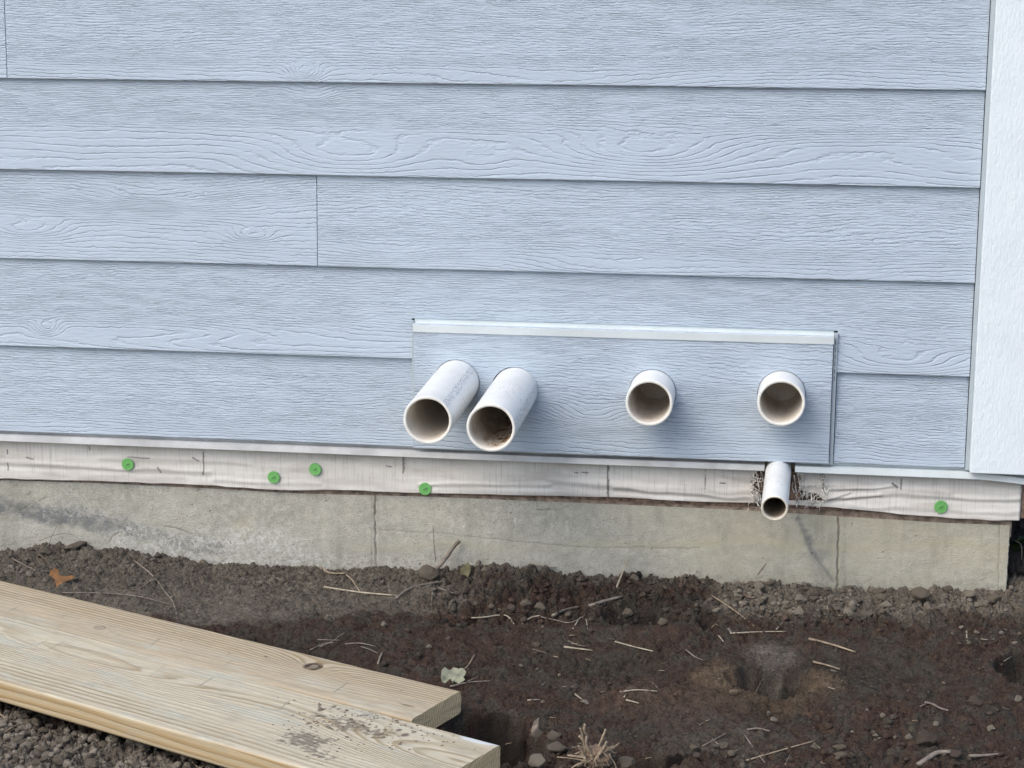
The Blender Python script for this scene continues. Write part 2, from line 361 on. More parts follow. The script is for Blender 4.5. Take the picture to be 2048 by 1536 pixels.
def feat(px, py, rx, ry, h, k=0):                # photo place, radii in metres, height
    c = G(px, py); FT.append((c[0], c[1], rx, ry, h, k))
feat(1288, 1228, .078, .062, -.060, .6); feat(1120, 1205, .05, .03, -.022); feat(1235, 1185, .04, .03, .012); feat(1360, 1190, .05, .03, .012); feat(1350, 1272, .05, .02, .010); feat(1150, 1262, .07, .02, .006); feat(1130, 1310, .16, .09, -.010); feat(1330, 1395, .12, .07, .012); feat(1760, 1330, .13, .06, -.012); feat(1700, 1400, .10, .04, .008); feat(1035, 1186, .06, .020, -.016); feat(1415, 1240, .018, .030, -.028); feat(1010, 1160, .09, .035, .014)
feat(1290, 1262, .10, .020, .010); feat(1547, 1364, .066, .078, -.100, .7); feat(1547, 1398, .075, .018, .007); feat(1490, 1405, .04, .03, .008); feat(1600, 1408, .05, .03, .008); feat(1545, 1325, .050, .045, -.014); feat(1445, 1358, .035, .05, .010); feat(1650, 1350, .035, .05, .010)
feat(1540, 1418, .035, .030, -.016); feat(2056, 1332, .052, .07, -.14, .6); feat(972, 1450, .060, .045, -.11, .6); feat(1030, 1492, .045, .055, -.15, .6)
feat(1262, 1507, .060, .024, -.10, .6); feat(1345, 1517, .05, .022, -.08, .6); feat(1450, 1526, .05, .016, -.05); feat(1035, 1188, .05, .018, -.03); feat(1750, 1262, .10, .010, -.008); feat(1900, 1392, .07, .02, -.012); feat(1905, 1420, .07, .03, .012); feat(1800, 1430, .10, .05, .012); feat(560, 1275, .05, .035, -.020); feat(820, 1185, .16, .06, .004)
feat(1185, 1525, .05, .05, .012); feat(1420, 1530, .06, .035, .014); feat(1110, 1435, .05, .03, .006); feat(370, 1215, .02, .02, -.008)
def ground_h(X, Y, fine=True):
    px, py = PX(X, Y)
    inside = (X > -1.8) & (X < .8) & (Y > -1.4) & (Y < .3)
    prox = np.exp(-np.maximum(0, .03-Y)/.11)
    prox = np.where(Y > .05, 1.0*np.exp(-(Y-.05)/3), prox)
    z = -.242+(np.interp(X, GWX, GWZ)+.242)*prox
    z = z+.006*fbm(X*3.1, Y*3.1, 3, 3)+inside*(.007*fbm(X*11, Y*8, 207, 3)-.004*sstep(.10, 0, np.abs(fbm(X*7+5, Y*6, 209, 3))))
    for cx, cy, rx, ry, h, k in FT:
        q = ((X-cx)/rx)**2+((Y-cy)/ry)**2
        if abs(h) > .02: q = q*(1+.35*fbm(X*24, Y*24, 205, 3))
        if k: z = z+h*np.clip((1.12-np.sqrt(q))/1.12, 0, 1)**k; continue
        z = z+h*np.exp(-q*q*.6-q*.35)
    r = np.where(inside, rough_zone(px, py), .5)
    back = sstep(.06, .5, Y)*sstep(.3, .5, X)*sstep(6, 2, np.hypot(X, Y))
    z = z+back*.10+back*.03*fbm(X*14, Y*14, 8, 3)
    z = z+sstep(-1.05, -2.2, Y)*.02*fbm(X*1.3, Y*1.3, 5, 3)
    if fine:
        a, b = worley(X*38+.6*fbm(X*30, Y*30, 2, 2), Y*38, 4); a2, b2 = worley(X*95, Y*95, 9)
        z = z+r*(.012*sstep(0, .6, b-a)-.008)+(.25+r)*.0050*sstep(0, .5, b2-a2)*sstep(-.3, .3, fbm(X*9, Y*9, 77, 2)+.5*r)
        z = z+(.0035+.0045*r)*fbm(X*36, Y*36, 21, 5, .62)+.0015*fbm(X*190, Y*190, 31, 2)
        a3, b3 = worley(X*150+.5*fbm(X*60, Y*60, 401, 2), Y*150, 402); m3 = sstep(-.25, .35, fbm(X*13, Y*13, 403, 4)+.5*r-.1)
        z = z+.0030*m3*(np.sqrt(np.clip(1-(a3/.62)**2, 0, 1))-.7)
        a4, b4 = worley(X*62+.5*fbm(X*40, Y*40, 405, 2), Y*62, 406); m4 = sstep(-.05, .4, fbm(X*9, Y*9, 407, 4)+.75*r-.25)
        z = z+.0062*m4*(np.sqrt(np.clip(1-(a4/.60)**2, 0, 1))-.9)
        cr = np.abs(fbm(X*6+2, Y*9, 41, 4)); z = z-.007*sstep(.020, .0, cr)*sstep(.05, .3, fbm(X*3, Y*3+4, 43, 2)+.2)
        ct = [(255, 1172, 290, 1155), (290, 1155, 345, 1150), (0, 1152, 40, 1146), (1840, 1240, 1900, 1262), (1900, 1262, 1945, 1258)]
        for s4 in ct: z = z-.006*sstep(4, 0, seg(px+3*vnoise(px*.12, py*.12, 3), py+3*vnoise(px*.1, py*.2, 5), *s4))*inside
    return z
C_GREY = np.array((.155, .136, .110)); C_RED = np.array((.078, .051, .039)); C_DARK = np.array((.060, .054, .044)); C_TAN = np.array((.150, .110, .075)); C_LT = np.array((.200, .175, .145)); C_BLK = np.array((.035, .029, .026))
def soil_tint(X, Y):
    px, py = PX(X, Y); n = fbm(px/60, py/28, 51, 4); n2 = fbm(px/25, py/14, 55, 4)
    out = np.empty(np.shape(X)+(3,)); out[...] = C_RED
    def put(f, c):
        nonlocal out; f = np.clip(f, 0, 1)[..., None]; out = out*(1-f)+c*f
    put(sstep(-.15, .25, n2)*.8, C_DARK*1.1)
    put(sstep(1262, 1225, py+40*n+.10*np.maximum(0, px-450))*sstep(1000, 850, px+60*n), C_GREY)           # dry grey dust on the left
    put(sstep(1170, 1130, py+20*n)*.75, C_GREY)
    put(sstep(1245, 1205, py+18*n)*sstep(1400, 1480, px+60*n)*.97, C_GREY*1.32)
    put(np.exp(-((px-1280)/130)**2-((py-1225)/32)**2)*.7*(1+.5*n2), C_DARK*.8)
    put(np.exp(-((px-1700)/190)**2-((py-1335)/42)**2)*.85*(1+.4*n), C_DARK*1.1)
    put(np.exp(-((px-1180)/180)**2-((py-1325)/35)**2)*.75*(1+.4*n), C_DARK*.9)
    e = lambda cx, cy, rx, ry: np.sqrt(((px-cx)/rx)**2+((py-cy)/ry)**2)+.30*n2+.22*n
    put(sstep(1.15, .75, e(1330, 1395, 175, 48))*.65, C_RED*1.15)
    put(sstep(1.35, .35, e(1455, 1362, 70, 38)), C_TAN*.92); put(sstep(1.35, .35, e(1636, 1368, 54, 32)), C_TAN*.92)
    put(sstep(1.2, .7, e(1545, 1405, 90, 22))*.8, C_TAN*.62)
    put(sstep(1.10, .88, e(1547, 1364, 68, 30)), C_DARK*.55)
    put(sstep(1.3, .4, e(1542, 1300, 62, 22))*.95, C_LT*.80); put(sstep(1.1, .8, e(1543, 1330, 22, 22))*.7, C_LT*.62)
    put(np.exp(-((px-1420)/120)**2-((py-1480)/40)**2)*.7*(1+.4*n), C_GREY*.75)
    put(np.exp(-((px-1420)/250)**2-((py-1400)/18)**2)*.4, C_TAN*.7)
    put(sstep(0, 40, py-(1392+.283*px))*sstep(760, 700, px), C_GREY*1.30)
    put(sstep(1.15, .75, e(980, 1458, 72, 34)), C_BLK*.7); put(sstep(1.15, .8, e(1035, 1500, 42, 26)), C_BLK*.5); put(sstep(1.2, .8, e(1290, 1508, 120, 8)), C_BLK*.5); put(sstep(1.15, .85, e(1290, 1232, 66, 26)), C_BLK*1.25); put(np.exp(-((px-1040)/50)**2-((py-1190)/8)**2), C_BLK); put(np.exp(-((px-1412)/14)**2-((py-1238)/14)**2), C_BLK)  # near-black tint paints the shade into the pits, trench and crevices
    put(np.exp(-((px-560)/130)**2-((py-1300)/40)**2)*.5, C_DARK*.8)
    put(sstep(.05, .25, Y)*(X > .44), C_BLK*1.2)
    n3 = fbm(X*70, Y*70, 211, 3)
    return out*(1+.22*n2+.25*n3)[..., None]

def graded(lo, hi, step, far, k=1.22):
    a = list(np.arange(lo, hi+step/2, step)); s = step
    while a[-1] < far: s *= k; a.append(a[-1]+s)
    s = step; b = []; c = lo
    while c > -far: s *= k; c -= s; b.append(c)
    return np.array(b[::-1]+a)
gx = graded(-1.64, .56, .0022, 150); gy = graded(-1.12, .06, .0022, 150)
XX, YY = np.meshgrid(gx, gy)
ZZ = ground_h(XX, YY)
V = np.stack([XX, YY, ZZ], -1).reshape(-1, 3)
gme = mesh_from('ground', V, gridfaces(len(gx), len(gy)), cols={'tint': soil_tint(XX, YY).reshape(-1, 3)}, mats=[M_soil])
ground = link('ground', gme, kind='structure')
GX0, GY0 = gx, gy
def gh(x, y):                               # bilinear lookup of the finished ground
    i = int(np.clip(np.searchsorted(gx, x)-1, 0, len(gx)-2)); j = int(np.clip(np.searchsorted(gy, y)-1, 0, len(gy)-2))
    fx = (x-gx[i])/(gx[i+1]-gx[i]); fy = (y-gy[j])/(gy[j+1]-gy[j])
    return float((ZZ[j, i]*(1-fx)+ZZ[j, i+1]*fx)*(1-fy)+(ZZ[j+1, i]*(1-fx)+ZZ[j+1, i+1]*fx)*fy)
def on_ground(px, py, lift=0.0):            # point of the soil seen at a place in the photograph
    d = ray(px, py); t = (.0-CAM[2])/d[2]*1.10; st = .004
    for _ in range(700):
        P = CAM+d*t
        if P[2] < gh(P[0], P[1])+lift: break
        t += st
    for _ in range(8):
        st *= .5; P = CAM+d*t
        t += st if P[2] > gh(P[0], P[1])+lift else -st
    return CAM+d*t

# ------------------------------------------------------------------ the house wall
house = thing('house', 'house wall of light blue grey wood grain siding above a bare concrete foundation', 'house', (0, 0, -.3))
def hp(name, me, mat=None, **k):
    o = link(name, me, house, mat=mat, **k); o.matrix_parent_inverse = Matrix.Translation((0, 0, .3)); return o
def hbox(name, x0, x1, y0, y1, z0, z1, mat, bev=0.0, **k):
    return hp(name, bm_mesh(name, boxbm(bmesh.new(), x0, x1, y0, y1, z0, z1, bev)), mat, **k)
XL = -2.9; XT = .353                         # siding run, trim edge
EXP = .1778
def plank(x0, x1, k, mat, notch=None, label=None, zlow=None, seed=0):
    """lap plank: leaning board, bottom edge proud; x0..x1, row k; notch = (xa, xb, z) cuts its lower edge"""
    zb = EXP*(4-k); zt = zb+.208; th = .0079
    prof = [(.0, 0.0014), (.0006, .0004), (.0016, 0.0)]                # (z above bottom, y) eased lower arris
    xs = [x0]; n = max(2, int((x1-x0)/.02)); xs = list(np.linspace(x0, x1, n+1))
    if notch:
        for e in notch[:2]:
            if x0 < e < x1: xs += [e-.00001, e+.00001]
    xs = np.array(sorted(xs))
    def lo(x):
        z = zb+.0007*vnoise(np.array([x*3.0]), np.array([seed*7.7]), 3)[0]
        if notch and notch[0] < x < notch[1]: z = notch[2]
        return z
    rows = []; face_y = lambda z: .0105*(z-zb)/.208
    for x in xs:
        b = lo(x); bow = .0006*vnoise(np.array([x*2.3]), np.array([seed*3.1]), 9)[0]
        zz = [b, b+.0006, b+.0018] + list(np.linspace(b+.02, zt, 6))
        fr = [(face_y(b)+.0016, zz[0]), (face_y(b)+.0004, zz[1]), (face_y(b), zz[2])]+[(face_y(q), q) for q in zz[3:]]
        bk = [(face_y(zt)+th, zt), (face_y(b)+th, b)]
        rows.append([(x, y+bow, z) for y, z in fr+bk])
    m = len(rows[0]); V = np.array(rows).reshape(-1, 3)
    F = []
    for i in range(len(xs)-1):
        for j in range(m):
            a = i*m+j; b2 = i*m+(j+1) % m; F.append((a, a+m, b2+m, b2))
    org = np.array([x0, 0, zb]); me = bpy.data.meshes.new('siding_plank')
    caps = [tuple(range(m))[::1], tuple(range((len(xs)-1)*m, len(xs)*m))[::-1]]
    me.from_pydata([tuple(v) for v in (V-org)], [], [tuple(f) for f in F]+caps); me.update()
    bm = bmesh.new(); bm.from_mesh(me); bmesh.ops.recalc_face_normals(bm, faces=bm.faces); bm.to_mesh(me); bm.free()
    me.materials.append(mat)
    o = hp('siding_plank', me); o.location = tuple(org); 
    if label: o['label'] = label
    return o
def eye(px, py, rx, rz, B, x0, k):           # a cathedral figure centred at a photo place, in the plank's own frame
    P = W(px, py, .004); return (P[0]-x0, P[2]-EXP*(4-k), rx, rz, B)
g = .0016
xs0 = W(11, 100)[0]; xs2 = W(633, 440)[0]
xR = XT-.009                                 # siding stops short of the trim
PXL, PXR = W(828, 750, -.012)[0], W(1662, 800, -.012)[0]; PZT, PZB = .2495, .0015     # pipe panel
PZT2 = PZT+.0075
for k, segs in {-1: [(XL, -.6), (-.6, xR)], 0: [(XL, xs0), (xs0, xR)], 1: [(XL, xR)], 2: [(XL, xs2), (xs2, xR)]}.items():
    for i, (a, b) in enumerate(segs):
        a2 = a+(g/2 if i else 0); b2 = b-(g/2 if i < len(segs)-1 else 0); ey = []
        if k == 0 and i == 1: ey = [eye(612, 145, .030, .018, 5, a2, 0), eye(1000, 165, .22, .02, 3, a2, 0)]
        if k == 1: ey = [eye(705, 303, .15, .034, 4.6, a2, 1), eye(1300, 303, .14, .037, 5.4, a2, 1), eye(620, 200, .05, .03, 4, a2, 1), eye(960, 318, .05, .02, 1.5, a2, 1), eye(1700, 300, .2, .02, -2, a2, 1)]
        if k == 2 and i == 0: ey = [eye(505, 470, .040, .014, 3.5, a2, 2), eye(300, 400, .14, .022, 5, a2, 2), eye(60, 460, .08, .02, 4, a2, 2)]
        if k == 2 and i == 1: ey = [eye(800, 500, .10, .02, 3, a2, 2), eye(1250, 540, .20, .02, 3, a2, 2)]
        plank(a2, b2, k, siding_mat(k*2.3+i*1.7+5, ey, amp=[8, 7, 5, 7][k+1], dens=[230, 240, 250, 215][k+1], calm=[None, (.035, 110), (.085, 62), (.12, 120) if i == 0 else (.04, 120)][k+1]), seed=k*3+i, label=None)
plank(XL, xR, 3, siding_mat(13.1, [eye(95, 655, .026, .014, 4.5, XL, 3), eye(400, 690, .22, .018, 3, XL, 3), eye(1800, 720, .12, .03, 4, XL, 3)], amp=6, dens=230, calm=(.05, 90)), notch=(PXL-.006, PXR+.008, PZT2), label='notched plank cut around the pipe panel', seed=21)
plank(XL, PXL-.006, 4, siding_mat(17.9, [], amp=6, dens=210), seed=23)
plank(PXR+.010, xR, 4, siding_mat(19.4, [eye(1850, 900, .10, .03, 3, PXR, 4)], amp=6), seed=25, label='short plank between the pipe panel and the corner board')

# mounting panel with four round holes
pipes = []
for (bx, by), L in (((913, 765), .305), ((1029, 780), .300), ((1305, 785), .088), ((1563, 788), .074)):
    B = W(bx, by, -.012); pipes.append((B[0], B[2], L))
RO = .0445; RI = .0390
bm = bmesh.new(); PT = .0085; PY = -.012
def ringv(cx, cz, r, n=64): return [bm.verts.new((cx+r*math.cos(t*2*math.pi/n), PY, cz+r*math.sin(t*2*math.pi/n))) for t in range(n)]
outer = []
for (xa, za), (xb, zb2), n in (((PXL, PZB), (PXR, PZB), 40), ((PXR, PZB), (PXR, PZT), 12), ((PXR, PZT), (PXL, PZT), 40), ((PXL, PZT), (PXL, PZB), 12)):
    for i in range(n):
        t = i/n; outer.append(bm.verts.new((xa+(xb-xa)*t, PY+.004*(1-((za+(zb2-za)*t)-PZB)/(PZT-PZB))*0, za+(zb2-za)*t)))
edges = []
SX, SZ = W(1557, 957, .0)[0]+.001, -.0375   # small pipe
loops = [outer]+[ringv(x, z, RO+.0012) for x, z, L in pipes]
for lp in loops:
    for i in range(len(lp)): edges.append(bm.edges.new((lp[i], lp[(i+1) % len(lp)])))
bmesh.ops.triangle_fill(bm, edges=edges, use_beauty=True)
ret = bmesh.ops.extrude_face_region(bm, geom=bm.faces[:])
bmesh.ops.translate(bm, vec=(0, PT, 0), verts=[v for v in ret['geom'] if isinstance(v, bmesh.types.BMVert)])
bmesh.ops.recalc_face_normals(bm, faces=bm.faces)
me = bm_mesh('mounting_panel', bm); me.transform(Matrix.Translation((-PXL, 0, 0)))
pan = hp('mounting_panel', me, siding_mat(29.3, [eye(1180, 830, .07, .028, 5, PXL, 4), eye(1560, 770, .25, .02, 2.5, PXL, 4)], amp=7, dens=190, calm=(.10, 140)), label='flat wood grain panel that the four wide pipes pass through')
pan.location = (PXL, 0, 0)
# nails in the panel
for (px, py) in ((842, 670), (1654, 698), (1361, 704), (1436, 891), (1640, 891), (838, 880), (1130, 905), (1434, 790)):
    P = W(px, py, PY); bm = bmesh.new()
    bmesh.ops.create_cone(bm, cap_ends=True, segments=10, radius1=.0016, radius2=.0013, depth=.0012, matrix=Matrix.Translation((P[0], PY-.0004, P[2])) @ Matrix.Rotation(math.pi/2, 4, 'X'))
    n_ = link('nail_head', bm_mesh('nail_head', bm), pan, mat=M_caulk); n_.matrix_parent_inverse = Matrix.Translation((-PXL, 0, 0))
# cap flashing over the panel (folded sheet: top leg and front drop)
def zflash(name, x0, x1, zt, drop, yf, yb, mat, lean=.0, th=.0009, up=.0, bend=None):
    """folded strip profile swept along x: back leg up, top, front drop with a small kick"""
    p = [(yb, zt+up), (yb, zt), (yf, zt-.0015), (yf-lean, zt-drop), (yf-lean+.0016, zt-drop-.0006)]
    xs = np.linspace(x0, x1, max(2, int((x1-x0)/.03)+1)); V = []; F = []
    q = p+[(y+th, z-th) for y, z in p[::-1]]; m = len(q)
    for x in xs:
        dz = .0007*float(vnoise(np.array([x*2.1]), np.array([zt*50]), 12)[0]); dz += bend(x) if bend else 0
        V += [(x, y, z+dz) for y, z in q]
    for i in range(len(xs)-1):
        for j in range(m): F.append((i*m+j, (i+1)*m+j, (i+1)*m+(j+1) % m, i*m+(j+1) % m))
    F += [tuple(range(m)), tuple(range((len(xs)-1)*m, len(xs)*m))[::-1]]
    me = bpy.data.meshes.new(name); me.from_pydata(V, [], F); me.update()
    bm = bmesh.new(); bm.from_mesh(me); bmesh.ops.recalc_face_normals(bm, faces=bm.faces); bm.to_mesh(me); bm.free()
    return me
hp('cap_flashing', zflash('cap_flashing', PXL-.001, PXR+.001, PZT+.0008, .0155, PY-.0022, .006, M_flash, up=.02), M_flash)
hbox('edge_channel', PXR+.0012, PXR+.0085, -.004, .012, PZB-.004, PZT+.004, M_caulk, .0008)
hbox('edge_channel', PXL-.0055, PXL-.0012, -.002, .012, PZB-.004, PZT+.004, M_caulk, .0008)
bm = bmesh.new()
for z in np.linspace(PZB+.165, PZB+.235, 6): boxbm(bm, PXR+.0042, PXR+.0054, -.0045, -.002, z-.0035, z+.004+.002*random.random())
hp('channel_slots', bm_mesh('channel_slots', bm), M_gap)

# starter flashing: two lengths with a gap for the small pipe
xg0, xg1 = W(1529, 935, -.004)[0], W(1590, 938, -.004)[0]
hp('starter_flashing', zflash('starter_flashing', XL, xg0, -.0065, .0125, -.004, .012, M_flash, lean=.002, up=.02), M_flash2)
hp('starter_flashing', zflash('starter_flashing', xg1, .50, -.0065, .0125, -.004, .012, M_flash, lean=.002, up=.02, bend=lambda x: -.007*max(0, (x-.36)/.1)**1.5 if x > .36 else 0), M_flash)

# corner board
TX1 = .4915
bm = bmesh.new(); boxbm(bm, XT, TX1, -.021, .004, -.0035, 1.25, .0012); 
cb = hp('corner_board', bm_mesh('corner_board', bm), M_trim, label='broad white textured corner board')
hbox('caulk_joint', XT-.0075, XT-.0003, .0, .0095, -.004, 1.25, M_caulk)
hbox('corner_board_return', TX1-.022, TX1, .0042, .14, -.0035, 1.25, M_trim, .001)

# sheathing behind (with an opening behind the panel) and the end wall
SY0, SY1 = .019, .031; SB = -.100; SXR = .462; FXR_ = .437
for (a, b, c, d) in ((XL, PXL+.01, -.02, 1.25), (PXR-.01, SXR, -.02, 1.25), (PXL+.01, PXR-.01, PZT-.005, 1.25), (PXL+.01, PXR-.01, -.02, .02)):
    hbox('sheathing', a+.0004, b-.0004, SY0, SY1, c, d, M_core)
hbox('sheathing', XL, xg0-.030, SY0+.001, SY1, SB, -.0205, M_osb); hbox('sheathing', xg1+.045, SXR, SY0+.001, SY1, SB, -.0205, M_osb)
# torn opening round the small pipe: recessed board seen through it
hbox('rim_board', xg0-.0295, xg1+.0445, .029, .040, SB, -.0205, M_osb)
hbox('sill_plate', XL, FXR_+.004, .0235, .12, -.140, SB-.0004, plain('sill_wood', (.26, .20, .155), .85, .5, 45, .003), .001)
hbox('end_wall', SXR-.014, SXR, .0315, 2.6, SB, 1.25, M_core); hbox('end_wall', XL, SXR, 2.6, 2.62, SB, 1.25, M_core)
hbox('end_wall', XL, XL+.014, .0315, 2.6, SB, 1.25, M_core); hbox('ceiling', XL, SXR, .0, 2.62, 1.2505, 1.27, M_core)

# ---- house wrap: wrinkled woven sheet hanging over the sheathing edge
wb = [(-400, 948), (0, 957), (200, 962), (400, 970), (560, 980), (700, 981), (850, 986), (1000, 990), (1216, 994), (1400, 1003), (1500, 1006), (1600, 1010), (1700, 1018), (1800, 1028), (1900, 1036), (2000, 1041), (2041, 1041)]
WB = [W(a, b, .014) for a, b in wb]; WBX = np.array([q[0] for q in WB]); WBZ = np.array([q[2] for q in WB])
wx = np.linspace(-2.2, W(2041, 1000, .014)[0], 1100); wt = np.linspace(0, 1, 60)
WXg, WTg = np.meshgrid(wx, wt); zb_ = np.interp(WXg, WBX, WBZ)+.0008*vnoise(WXg*30, WXg*0, 4)
WZg = -.012+(zb_+.012)*WTg
px_, py_ = PX(WXg, 0*WXg+.014, WZg)
yy = .0150+.0012*fbm(WXg*6, WZg*45, 61, 3)-.0022*WTg**2
for (x0, y0, x1, y1, wd, am) in ((0, 925, 420, 945, 5, .0016), (200, 915, 500, 925, 5, .001), (840, 968, 1100, 972, 4, .0018), (880, 975, 1200, 990, 5, .001), (1100, 962, 1500, 985, 7, .0022), (1230, 975, 1520, 998, 5, .0026),
                                 (1640, 1000, 1760, 988, 4, .003), (1760, 988, 2048, 1000, 5, .0022), (1600, 968, 1900, 985, 6, .0016), (1660, 980, 1790, 972, 3, .002), (1440, 945, 1530, 965, 6, .0016), (1700, 1012, 2040, 1025, 5, .0012), (430, 960, 640, 966, 5, .001), (1650, 1000, 1700, 985, 3, .0025)):
    yy = yy-am*np.exp(-(seg(px_, py_+3*vnoise(px_*.02, py_*0, 6), x0, y0, x1, y1)/wd)**2)+am*.6*np.exp(-(seg(px_, py_-wd*1.6, x0, y0, x1, y1)/wd)**2)
mark = np.zeros_like(px_)
for (x0, y0, x1, y1, wd) in ((807, 911, 807, 946, 1.3), (1216, 928, 1216, 993, 1.5), (407, 905, 407, 950, 1.2), (1410, 935, 1411, 985, .6), (1646, 948, 1647, 985, 1.2), (1802, 958, 1802, 978, .8), (53, 915, 66, 919, 1), (315, 935, 322, 945, 1.2), (385, 915, 397, 922, 1), (1440, 966, 1450, 967, 1), (1165, 945, 1177, 946, 1),
                             (1150, 945, 1156, 946, .8), (772, 932, 783, 934, .9), (1785, 967, 1795, 975, 1.6), (14, 900, 15, 908, .9), (15, 925, 16, 940, .8), (255, 914, 300, 917, .7), (178, 892, 179, 900, .7)):
    mark = np.maximum(mark, sstep(wd+.8, wd-.4, seg(px_+.6*vnoise(py_*.5, px_*0, 3), py_, x0, y0, x1, y1)))
grime = .35*sstep(.90, 1.0, WTg)*sstep(-.2, .5, fbm(WXg*20, WTg*3, 71, 3))+.30*sstep(.0, .6, fbm(WXg*9, WZg*60, 73, 4))
# torn hole round the small pipe
hx0, hx1 = W(1506, 960, .014)[0], W(1652, 960, .014)[0]
hole = ((px_ > 1531+9*vnoise(py_*.22, px_*0, 3)-24*np.exp(-((py_-965)/30)**2)) & (px_ < 1598+10*vnoise(py_*.25, px_*0, 5)+52*np.exp(-((py_-996)/13)**2)) & (py_ > 920) & (py_ < 1000))
Fw = gridfaces(len(wx), len(wt)); hf = hole.reshape(-1)[Fw].any(1); Fw = Fw[~hf]
Vw = np.stack([WXg, yy, WZg], -1).reshape(-1, 3)
wme = mesh_from('house_wrap', Vw, Fw[:, ::-1], attrs={'mark': mark, 'grime': grime}, mats=[M_wrap])
wrap = hp('house_wrap', wme, label='dirty white woven house wrap strip under the siding'); md = wrap.modifiers.new('thickness', 'SOLIDIFY'); md.thickness = .0006; md.offset = -1
# wrap turned round the corner
hbox('house_wrap', W(2041, 1000, .014)[0]+.0006, W(2041, 1000, .014)[0]+.0014, .0165, .35, WBZ[-1]+.001, -.012, M_wrap)

def tube_mesh(name, pts, radii, n=7, mat=None, cap=True, flat=1.0, rnd=0.0):
    pts = [np.array(q, float) for q in pts]; V = []; F = []
    up = np.array([0, 0, 1.0])
    for i, P in enumerate(pts):
        t = pts[min(i+1, len(pts)-1)]-pts[max(i-1, 0)]; t /= (np.linalg.norm(t)+1e-9)
        a = np.cross(t, up); 
        if np.linalg.norm(a) < .1: a = np.cross(t, [1, 0, 0])
        a /= np.linalg.norm(a); b = np.cross(a, t)
        for j in range(n):
            th = 2*math.pi*j/n; rr = radii[i]*(1+rnd*(random.random()-.5)); V.append(P+a*rr*math.cos(th)+b*rr*flat*math.sin(th))
    for i in range(len(pts)-1):
        for j in range(n): F.append((i*n+j, i*n+(j+1) % n, (i+1)*n+(j+1) % n, (i+1)*n+j))
    F += [tuple(range(n))[::-1], tuple(range((len(pts)-1)*n, len(pts)*n))]
    me = bpy.data.meshes.new(name); me.from_pydata([tuple(v) for v in V], [], F); me.update()
    me.polygons.foreach_set('use_smooth', [True]*len(me.polygons))
    if mat: me.materials.append(mat)
    return me
def joined(name, meshes, mat):
    bm = bmesh.new()
    for m in meshes: bm.from_mesh(m); bpy.data.meshes.remove(m)
    me = bm_mesh(name, bm, True); me.materials.append(mat); return me
def smooth_path(P, n=6):                     # Catmull-Rom
    P = [np.array(q, float) for q in P]; Q = [2*P[0]-P[1]]+P+[2*P[-1]-P[-2]]; out = []
    for i in range(1, len(Q)-2):
        for k in range(n):
            t = k/n; a, b, c, d = Q[i-1:i+3]
            out.append(.5*((2*b)+(c-a)*t+(2*a-5*b+4*c-d)*t*t+(3*b-a-3*c+d)*t**3))
    return out+[P[-1]]
M_fib = plain('wrap_fibre', (.68, .66, .61), .6, .2)
fl = []
fibs = [((1512, 940), (1516, 960), (1519, 975)), ((1520, 938), (1521, 955), (1513, 972)), ((1506, 950), (1515, 957), (1529, 958)), ((1505, 962), (1512, 968), (1528, 960)), ((1508, 975), (1516, 980), (1527, 985)), ((1507, 990), (1516, 995), (1524, 1010)), ((1514, 1005), (1518, 1012), (1523, 1020)),
        ((1506, 940), (1507, 965), (1506, 985)), ((1500, 970), (1514, 962), (1520, 975)), ((1512, 988), (1518, 985), (1522, 1002)), ((1588, 950), (1590, 968), (1592, 986)), ((1596, 947), (1598, 965), (1602, 980)), ((1597, 943), (1601, 947), (1606, 950)), ((1602, 975), (1606, 985), (1604, 1000)), ((1592, 992), (1596, 985), (1600, 975)),
        ((1597, 998), (1603, 992), (1608, 990)), ((1608, 978), (1611, 992), (1620, 985)), ((1605, 990), (1614, 986), (1626, 982)), ((1612, 995), (1622, 988), (1632, 984)), ((1614, 980), (1614, 1000), (1617, 1017)), ((1622, 985), (1624, 1005), (1625, 1016)), ((1592, 1004), (1594, 1012), (1595, 1015)),
        ((1628, 975), (1640, 985), (1648, 998)), ((1634, 972), (1645, 985), (1652, 1000)), ((1598, 1000), (1612, 1002), (1630, 996)), ((1618, 980), (1628, 990), (1622, 1002)), ((1636, 996), (1646, 992), (1655, 996)), ((1644, 978), (1648, 992), (1655, 1003)), ((1588, 985), (1585, 975), (1586, 965)), ((1628, 1000), (1640, 1004), (1656, 1001)), ((1648, 975), (1652, 985), (1660, 975))]
for f in fibs:
    P = [W(a+random.uniform(-1, 1), b, .004+random.uniform(-.006, .007)) for a, b in f]
    sp = smooth_path(P, 6); fl.append(tube_mesh('f', sp, [random.uniform(.0009, .0017)*(1-.4*i/len(sp)) for i in range(len(sp))], 5, flat=.5))
for _ in range(50):
    sd = random.random() < .4; a = (random.uniform(1500, 1524) if sd else random.uniform(1590, 1655)); b = random.uniform(945, 1004)
    P = [W(a, b, .010)]; dxp, dyp = random.uniform(-8, 8), random.uniform(4, 14)
    for i in range(3): P.append(W(a+dxp*(i+1)/2+random.uniform(-3, 3), b+dyp*(i+1)/2+random.uniform(-3, 3), .010+random.uniform(-.012, .006)))
    P = smooth_path(P, 4); fl.append(tube_mesh('f', P, [random.uniform(.0005, .0010)]*len(P), 4))
hp('frayed_fibres', joined('frayed_fibres', fl, M_fib), kind='stuff', label='frayed pale strands of torn house wrap around the small pipe')

